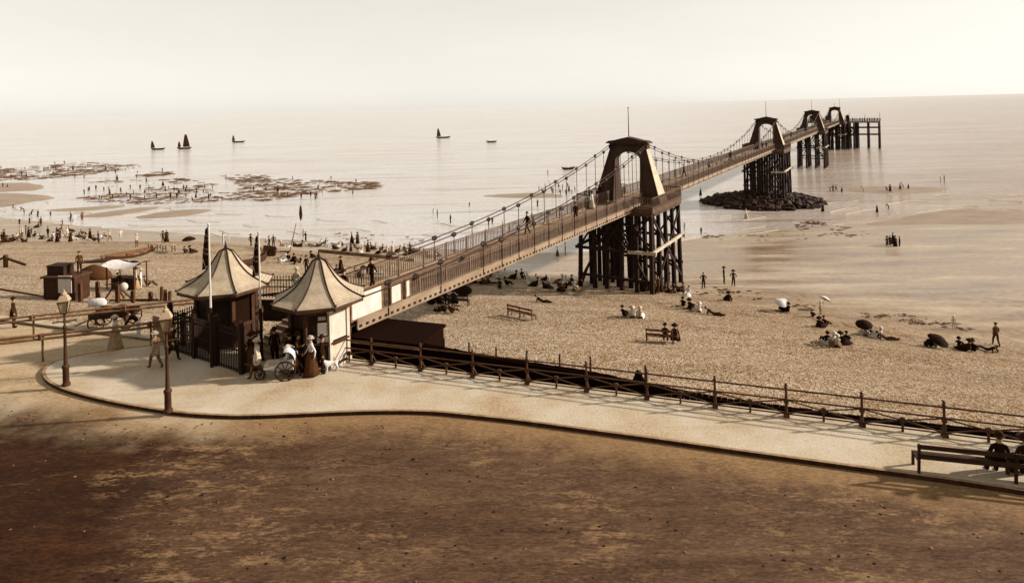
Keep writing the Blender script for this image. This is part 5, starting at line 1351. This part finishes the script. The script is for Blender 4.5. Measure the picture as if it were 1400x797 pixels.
# ------------------------------------------------------------------ boats
BOATM = M('boat_hull', 56, .25, 2, .7); BOATD = M('dark_hull', 44, .25, 2, .7); SAILM = M('brown_sail', 84, .25, 1.2, .9); PLANKM = M('boat_inside', 84, .25, 3, .8)
def hull(L, W, H, m, name='hull', parent=None, sheer=.35):
    n = 14; outr, inr = [], []
    for i in range(n + 1):
        q = i/n; x = L*(q - .5); b = W/2*max(.03, math.sin(math.pi*clamp(.1 + .86*q))**.75*(1 if q > .15 else .75 + q*1.66)); z0 = H*.9*abs(2*q - 1)**4; z1 = H + sheer*(2*q - 1)**2
        outr.append([(x, b*y, z0 + (z1 - z0)*zz) for y, zz in ((-1, 1), (-.93, .6), (-.7, .25), (-.15, .02), (.15, .02), (.7, .25), (.93, .6), (1, 1))])
        inr.append([(x*.97, b*.86*y, max(z0 + .08, z0 + .08 + (z1 - z0 - .08)*zz)) for y, zz in ((-1, 1), (-.9, .6), (-.65, .25), (-.15, .05), (.15, .05), (.65, .25), (.9, .6), (1, 1))])
    mb = MB(); mb.sheet(outr); mb.cur = 1; mb.sheet(inr); mb.cur = 0
    k = len(outr[0])
    for j in (0, k - 1):
        rows = [[outr[i][j], inr[i][j]] for i in range(n + 1)]; mb.sheet(rows)
    mb.sheet([outr[0], inr[0]]); mb.sheet([outr[-1], inr[-1]])
    return mb.build(name, [m, PLANKM], parent, 50)
def sailing(u, v, L, rz, lab, masts):
    q = P(u, v, SEA); o = thing('sailing_boat', lab, 'sailing boat', (q.x, q.y, SEA - .3), rz, 'small sailing boats off the beach')
    hull(L, L*.28, 1.2, BOATD, parent=o)
    for x, h, w_, lean in masts:
        mb = MB(); mb.tube([(x, 0, .3), (x + lean*h, 0, h)], [.13, .07], 6); mb.build('mast', BOATD, o)
        rows = []
        for i in range(8):
            z = lerp(1.6, h*1.02, i/7); ww = w_*lerp(1, .28, (i/7)**1.3); x0 = x + lean*z
            rows.append([(x0 - ww*.35 + ww*j/6, .25*math.sin(math.pi*j/6)*(1 - i/9) + .08, z + .25*(j/6)*(i/7)) for j in range(7)])
        mb = MB(); mb.sheet(rows); mb.sheet([[(a, b - .06, c) for a, b, c in r] for r in rows]); mb.build('sail', SAILM, o, smooth=True)
sailing(216, 205, 8.5, R(6), 'open sailing boat with one small stern sail, leftmost of the boats', [(-3.4, 5.6, 2.6, -.04)])
sailing(252, 204, 9.5, R(-4), 'two masted sailing boat with a tall brown lugsail amid the boats', [(-3.6, 4.9, 2.2, 0), (.6, 9.2, 4.6, .02)])
sailing(326, 195, 9.5, R(4), 'open sailing boat with one small sail right of the two masted boat', [(-3.8, 5.4, 2.2, -.03)])
sailing(606, 189, 10.5, R(8), 'sailing boat with one small sail far out near the middle of the sea', [(-3.6, 7., 3.0, -.02)])
q = P(672, 195, SEA); o = thing('rowing_boat', 'small rowing boat far out, right of the single sail boats', 'rowing boat', (q.x, q.y, SEA - .2), 0); hull(6.5, 1.9, 1.0, BOATD, parent=o)
for x in (-1.2, .8):
    person((q.x + x, q.y, SEA + .15), 'ground', 30, 30, 'bowler', R(90), 'rower sitting in the small far rowing boat', 'rowers in the far boat')
q = P(777, 232, SEA); o = thing('rowing_boat', 'rowing boat with two figures beyond the bathers, left of the first tower', 'rowing boat', (q.x, q.y, SEA - .15), R(10)); hull(4.6, 1.6, .75, BOATD, parent=o)
for x in (-.9, .7): person((q.x + x, q.y, SEA + .1), 'ground', 18, 30, 'cap', R(-90), 'figure sitting in the rowing boat beyond the bathers', 'figures in the rowing boat')
def beached(u0, v0, u1, v1, lab, W=1.9, H=.8, m=BOATM, heel=.25, lift=.0):
    a, b = G(u0, v0), G(u1, v1); d = b - a; c = (a + b)/2
    o = thing('beached_boat', lab, 'boat', (c.x, c.y, min(a.z, b.z) + lift), math.atan2(d.y, d.x)); o.rotation_euler = (heel, -math.asin(clamp((b.z - a.z)/d.length, -.4, .4)), math.atan2(d.y, d.x))
    hull(d.length, W, H, m, parent=o); mb = MB()
    for x in (-.25, .05, .28): mb.box((x*d.length, 0, H*.72), (.28, W*.78, .05))
    mb.build('thwart', PLANKM, o); return o
beached(137, 356, 209, 342, 'long dark rowing boat drawn up on the shingle at the left', 1.9, .85, BOATD, .2)
a_, b_ = G(104, 359), G(140, 357)
o = tag(MB().slab([(0, 0), (3.6, .5), (3.7, -.3), (.6, -.8)], 0, .12).build('driftwood_raft', BOATD), 'dark flat timbers lying before the beached rowing boat', 'timbers'); o.location = a_ + Vector((0, 0, .02)); o.rotation_euler = (0, 0, R(6))
beached(333, 366, 366, 352, 'dark boat hauled up on the shingle behind the left toll house', 1.8, .9, BOATD, -.3)
beached(362, 349, 380, 351, 'small dark boat under canvas between the toll house roofs', 1.6, 1.0, BOATM, .3)
# leaning mast and hung pennant on the beach
a_ = G(396, 345); top = PY(405, 305, a_.y + .5)
o = thing('leaning_mast', 'bare leaning mast stuck on the shingle between the toll house roofs', 'mast', tuple(a_)); mb = MB(); mb.tube([(0, 0, -.1), tuple(top - a_)], [.09, .05], 6); mb.build('spar', M('spar_wood', 120, .2, 3), o); mb = MB(); mb.box((-.8, 0, .1), (1.6, .3, .16)); mb.build('foot_beam', BOATD, o)
a_ = G(412, 330); h = PY(411, 281, a_.y).z - a_.z
o = thing('signal_pole', 'thin pale pole with a furled dark pennant at the water edge', 'pole', tuple(a_)); mb = MB(); mb.tube([(0, 0, 0), (0, 0, h + .4)], [.05, .03], 6); mb.build('pole', M('faded_pole', 215, .1, 3), o)
mb = MB(); mb.lathe([(.02, h - 2.6), (.2, h - 2.2), (.28, h - 1.4), (.2, h - .6), (.12, h - .1), (.02, h)], n=8, flut=.2, nf=3); mb.build('furled_pennant', cloth(30), o, True)

# ------------------------------------------------------------------ posts, groynes, tables on the left beach
PST = M('beach_post', 62, .35, 2, .85, (2, 2, .5), .5)
for i, (u, v0, v1, lab) in enumerate(((110, 388, 413, 'stout timber post beside the beach stall at the left'), (134, 386, 412, 'stout timber post between the beach stall and the tripod'), (161, 390, 415, 'stout timber post behind the tripod'), (182, 398, 414, 'stout timber post right of the tripod'), (206, 400, 412, 'short timber post nearest the clustered stumps by the barrier'))):
    q = G(u, v1); zt = PY(u, v0, q.y).z; zb = ter(q.x, q.y) - .1
    mb = MB(); mb.box((0, 0, (zt - zb)/2), (.24, .22, zt - zb)); mb.lathe([(.14, zt - zb), (.08, zt - zb + .08)], n=4, phase=R(45)); o = mb.build('mooring_post', PST); o.location = (q.x, q.y, zb); tag(o, lab, 'post', 'timber posts at the top of the beach')
for i, (u, v0, v1) in enumerate(((221, 392, 411), (226, 396, 412), (232, 398, 412))):
    q = G(u, v1); zt = PY(u, v0, q.y).z; zb = ter(q.x, q.y) - .1
    mb = MB(); mb.tube([(0, 0, 0), (.03, 0, zt - zb)], [.14, .12], 8); o = mb.build('pile_stump', PST); o.location = (q.x, q.y, zb); tag(o, ['tallest of three close pile stumps behind the far barrier', 'middle of three close pile stumps behind the far barrier', 'rightmost of three close pile stumps behind the far barrier'][i], 'stump', 'pile stumps behind the barrier')
def beam(p, q, w_, h, nm, lab, cat, m=PST):
    c = (p + q)/2; o = thing(nm, lab, cat, tuple(c)); mb = MB(); mb.bar(p - c, q - c, w_, h); mb.build('timber', m, o); return o
beam(G(-60, 386), G(66, 407), .12, .16, 'edge_beam', 'heavy dark timber kerb along the beach at the far left', 'beam')
beam(G(150, 412), G(216, 411), .2, .22, 'edge_beam', 'heavy dark timber lying below the tripod and posts', 'beam')
# low groyne behind the near toll house
p, q = G(436, 345), G(566, 358)
gr = thing('groyne', 'low timber groyne running along the shingle behind the near toll house roof', 'groyne', tuple((p + q)/2)); c = (p + q)/2; mb = MB(); n = 26
for i in range(n):
    a = p.lerp(q, i/n) - c; b = p.lerp(q, (i + .97)/n) - c; a.z = ter(*(a + c).xy) - c.z; b.z = ter(*(b + c).xy) - c.z; mb.bar(a + Vector((0, 0, .12)), b + Vector((0, 0, .12)), .1, .6)
mb.build('plank_wall', M('groyne_wood', 120, .3, 2), gr)
# rail frame at the far left beach
o = thing('broken_groyne', 'broken timber frame on the shingle at the far left', 'timber', tuple(G(8, 366))); mb = MB(); mb.box((0, 0, .6), (.3, .3, 1.4)); mb.build('upright', PST, o); mb = MB(); mb.bar((-2.5, 0, .1), (0, 0, 1.1), .2); mb.build('brace', PST, o); mb = MB(); mb.bar((0, 0, 1.0), (2., .1, .2), .2); mb.build('arm', PST, o)
for u, v, lab in ((211, 342, 'left of two pale trestle tables on the shingle by the beached boat'), (231, 344, 'right of two pale trestle tables on the shingle by the beached boat')):
    o = thing('trestle_table', lab, 'table', tuple(G(u, v)), R(-8), 'trestle tables by the beached boat'); mb = MB(); mb.box((0, 0, .82), (1.5, .7, .06)); mb.build('table_top', M('pale_timber', 160, .2, 3), o)
    for x in (-.65, .65):
        mb = MB(); mb.bar((x, -.3, 0), (x, -.25, .8), .08); mb.bar((x, .3, 0), (x, .25, .8), .08); mb.bar((x, -.3, .35), (x, .3, .35), .06); mb.build('trestle', PST, o)
q = G(259, 346); parasol(q, 18, 'dark upright parasol over a seat right of the trestle tables', 0.05, 0, .85, 2.1); person(q + Vector((.3, -.2, 0)), 'ground_w', 30, 30, 'bonnet', SEAWARD, 'person in dark dress sitting under the parasol right of the trestle tables', fem=True)
person(G(253, 347), 'ground', 52, 18, 'cap', SEAWARD + .5, 'person in brown coat sitting left of the parasol by the trestle tables')

# ------------------------------------------------------------------ carts and stalls
WHL = M('wheel_wood', 52, .3, 4, .7)
def wheel(parent, c, r, nm='wheel', n=10):
    mb = MB(); N = 24; c = Vector(c)
    pts = [c + Vector((r*math.cos(2*math.pi*i/N), 0, r*math.sin(2*math.pi*i/N))) for i in range(N)]
    for i in range(N): mb.bar(pts[i], pts[(i + 1) % N], .055, .055)
    rim = mb.build(nm, WHL, parent)
    mb = MB(); mb.tube([c + Vector((0, -.07, 0)), c + Vector((0, .07, 0))], .07, 8); mb.build('hub', WHL, rim)
    mb = MB()
    for i in range(n): a = 2*math.pi*i/n; mb.bar(c + Vector((math.cos(a)*.06, 0, math.sin(a)*.06)), c + Vector((math.cos(a)*r, 0, math.sin(a)*r)), .03)
    mb.build('spokes', WHL, rim)
# white bath chair before the near toll house
q = P(383, 517, 0); o = thing('bath_chair', 'white covered bath chair on wheels before the near toll house', 'bath chair', tuple(q), R(8))
WV = cloth(232)
for y in (-.36, .36): wheel(o, (.3, y, .42), .42)
wheel(o, (-.85, 0, .22), .22, 'front_wheel', 8)
mb = MB()
rows = []
for i in range(9):
    qx = i/8; x = lerp(-.62, .62, qx); zb = lerp(.5, .42, qx); zt = lerp(.62, .92, sm(qx)); rows.append([(x, -.3*w_, z) for w_, z in ((1, zt), (1.05, (zt + zb)/2), (.8, zb), (-.8, zb), (-1.05, (zt + zb)/2), (-1, zt))])
mb.sheet(rows); mb.sheet([rows[0][:3], rows[0][3:][::-1]]); mb.sheet([rows[-1][:3], rows[-1][3:][::-1]]); mb.build('body', WV, o, 40)
mb = MB(); rows = []
for i in range(9):
    a = math.pi*lerp(.02, .62, i/8); rows.append([(.42 + .5*math.cos(a)*.7 - .05, .36*math.cos(math.pi*j/8), .85 + .55*math.sin(a)*(.75 + .25*math.sin(math.pi*j/8))) for j in range(9)])
mb.sheet(rows); mb.build('hood', WV, o, True)
mb = MB(); mb.box((-.1, 0, .68), (1.0, .52, .16)); mb.build('rug', cloth(196), o)
mb = MB(); mb.bar((.7, 0, .95), (1.0, 0, 1.05), .04); mb.bar((1.0, -.3, 1.05), (1.0, .3, 1.05), .04); mb.build('push_handle', WHL, o)
mb = MB(); mb.bar((-.6, 0, .5), (-.85, 0, .25), .05); mb.bar((-.8, 0, .5), (-1.5, 0, .75), .04); mb.build('steering_bar', WHL, o)
mb = MB(); mb.bar((.3, -.4, .42), (.3, .4, .42), .05); mb.bar((-.6, 0, .42), (.6, 0, .42), .05); mb.build('axle', WHL, o)
person(q + Matrix.Rotation(R(8), 3, 'Z') @ Vector((.3, 0, .22)), 'bench', 232, 232, 'bonnet', R(-82), 'person in white sitting in the bath chair before the near toll house', None, False, fem=False, hatd=196, scale=.85)
# small dark wagon behind the near barrier
q = P(157, 447, RZ_); o = thing('wagon', 'small dark four wheeled wagon loaded with gear behind the near barrier', 'wagon', tuple(q), R(12))
for x, r in ((-.75, .42), (.75, .48)):
    for y in (-.5, .5): wheel(o, (x, y, r), r)
mb = MB(); mb.box((0, 0, .68), (2.3, .9, .1)); mb.bar((-1.15, -.46, .9), (1.15, -.46, .9), .05, .3); mb.bar((-1.15, .46, .9), (1.15, .46, .9), .05, .3); mb.build('tray', BOATD, o)
mb = MB(); mb.blob((-.5, 0, .98), .36, 3, .2, 8, 6, (1.2, .9, .8)); mb.build('bundle', cloth(52), o); mb = MB(); mb.blob((.35, .05, .95), .34, 5, .2, 8, 6, (1.3, 1, .7)); mb.build('bundle', cloth(30), o)
mb = MB(); mb.bar((-1.1, 0, .6), (-2.0, 0, .25), .06); mb.build('draw_bar', WHL, o)
q = P(137, 414, RZ_)
# covered stall with dark boxes and a white board
def local_s(u, v, s): p = s_at(u, v, s); p.z = max(ter(p.x, p.y), p.z if s < .3 else ter(p.x, p.y)); return p
q = G(92, 409); o = thing('beach_stall', 'dark beach stall with a white board on its front, left of the timber posts', 'stall', (q.x, q.y, q.z), R(-6))
mb = MB(); mb.box((0, 0, .9), (2.6, 1.5, 1.8)); mb.build('counter_box', BOATD, o); mb = MB(); mb.box((0, 0, 1.86), (2.9, 1.8, .12)); mb.build('flat_roof', PST, o)
mb = MB(); mb.box((.55, -.8, 1.35), (1.1, .06, 1.3)); mb.build('white_board', PALE, o)
mb = MB(); mb.box((-.6, .1, 2.25), (1.4, 1.0, .66)); mb.box((-.6, .1, 2.62), (1.5, 1.1, .08)); mb.build('roof_crate', DARKP, o)
person(q + Vector((.9, .15, 1.92)), 'stand', 52, 30, 'cap', R(60), 'person in brown coat standing on top of the beach stall', None, False)
person(G(69, 408), 'akimbo', 18, 18, 'bonnet', R(100), 'person in black dress standing left of the beach stall', None, False, fem=True); person(G(73, 405), 'stand', 30, 18, 'bowler', R(30), 'person in a dark coat close beside the beach stall', None, False)
person(G(118, 407), 'stand', 196, 150, 'bonnet', R(60), 'person in pale clothes right of the beach stall', None, False, fem=True, hatd=196)
# dark cover heap behind the stall
q = G(128, 382); mb = MB(); mb.lathe([(1.6, 0), (1.5, .5), (1.0, 1.0), (.3, 1.3), (.05, 1.35)], n=12, flut=.07, nf=5, sy=.6); o = mb.build('covered_heap', cloth(52), smooth=True); o.location = q; tag(o, 'brown covered heap on the shingle behind the beach stall', 'heap')
# awning stall
q = G(174, 395); o = thing('awning_stall', 'beach stall under a sagging white awning between the tripod and the shingle', 'stall', tuple(q), R(-10))
for x in (-1.3, 1.3):
    for y in (-.7, .7): mb = MB(); mb.bar((x, y, 0), (x, y, 2.1), .08); mb.build('pole', PST, o)
mb = MB(); mb.sheet([[(lerp(-1.6, 1.6, i/8), lerp(-1, 1, j/5), 2.15 - .25*math.sin(math.pi*i/8) + .2*math.sin(math.pi*j/5)) for j in range(6)] for i in range(9)]); mb.build('awning', WV, o, True)
mb = MB(); mb.box((0, 0, .5), (2.2, 1.0, 1.0)); mb.build('counter', BOATD, o)
for u, v, k, c, l, h, lab in ((186, 396, 'stand', 196, 150, 'bonnet', 'person in pale dress standing at the right of the awning stall'), (193, 395, 'stand', 232, 196, 'boater', 'person in white at the far right of the awning stall'), (168, 398, 'bend', 18, 18, 'cap', 'person in black stooping at the awning stall counter'), (201, 392, 'ground', 92, 52, 'cap', 'person in fawn coat sitting right of the awning stall')):
    person(G(u, v), k, c, l, h, face(), lab, 'people about the awning stall', False, fem=h == 'bonnet', hatd=200 if h == 'boater' else 30)
for u, v, lab in ((167, 377, 'left of two dark parasols behind the awning stall'), (183, 378, 'right of two dark parasols behind the awning stall')): parasol(G(u, v) + Vector((0, 0, .3)), 18, lab, .15, 0, .75, 1.25, 'dark parasols behind the awning stall')
# tripod with white ball
q = G(158, 413); zt = PY(155, 389, q.y).z - q.z
o = thing('tripod', 'tall timber tripod standing at the top of the beach behind the barrier', 'tripod', tuple(q))
for x, y in ((-1.0, .1), (1.3, .2), (.1, .9)): mb = MB(); mb.tube([(x, y, 0), (0, 0, zt)], [.07, .05], 6); mb.build('leg', PST, o)
mb = MB(); mb.bar((-.8, 0, zt), (.8, 0, zt + .1), .08); mb.build('cross_bar', PST, o)
o = MB().blob((0, 0, 0), .32, 2, .05, 12, 8, (1, .7, 1)).build('white_buoy', PALE, smooth=True); o.location = q + Vector((.75, -.15, zt - .15)); tag(o, 'round white buoy hung on the tripod', 'buoy')
# upturned white trough by the far barrier
q = P(133, 418, RZ_); o = MB().lathe([(.55, 0), (.6, .25), (.45, .42), (.1, .46)], n=14, sy=.5).build('upturned_tub', WV, smooth=True); o.location = q; tag(o, 'white upturned tub on the ground behind the far barrier', 'tub')
# white dog
q = P(453, 508, 0); o = thing('dog', 'small white dog standing by the corner of the near toll house', 'dog', tuple(q), R(-60))
J = {'hip': ((0, .2, .34), (.075, .085)), 'mid': ((0, 0, .335), (.08, .085)), 'chest': ((0, -.17, .34), (.09, .105)), 'neck': ((0, -.28, .45), .06), 'head': ((0, -.34, .53), .062), 'muz': ((0, -.44, .5), .032), 'tail': ((0, .3, .42), .022), 'tip': ((0, .36, .54), .012)}
E = [('hip', 'mid', 0), ('mid', 'chest', 0), ('chest', 'neck', 0), ('neck', 'head', 0), ('head', 'muz', 0), ('hip', 'tail', 0), ('tail', 'tip', 0)]
for s, n in ((-1, 'r'), (1, 'l')):
    J['st' + n] = ((.06*s, .17, .27), .055); J['hk' + n] = ((.07*s, .25, .13), .026); J['hf' + n] = ((.07*s, .22, .02), .024); J['ht' + n] = ((.07*s, .17, .02), .022)
    J['sd' + n] = ((.065*s, -.18, .26), .045); J['fw' + n] = ((.065*s, -.18, .12), .027); J['ff' + n] = ((.065*s, -.19, .02), .024); J['ft' + n] = ((.065*s, -.24, .018), .02); J['ear' + n] = ((.05*s, -.31, .6), .018)
    E += [('hip', 'st' + n, 0), ('st' + n, 'hk' + n, 0), ('hk' + n, 'hf' + n, 0), ('hf' + n, 'ht' + n, 0), ('chest', 'sd' + n, 0), ('sd' + n, 'fw' + n, 0), ('fw' + n, 'ff' + n, 0), ('ff' + n, 'ft' + n, 0), ('head', 'ear' + n, 0)]
me, _ = skin_mesh('dog_body', J, E, 'mid'); me.materials.append(WV)
link('body', me, o); o.scale = (1.15, 1.15, 1.15)
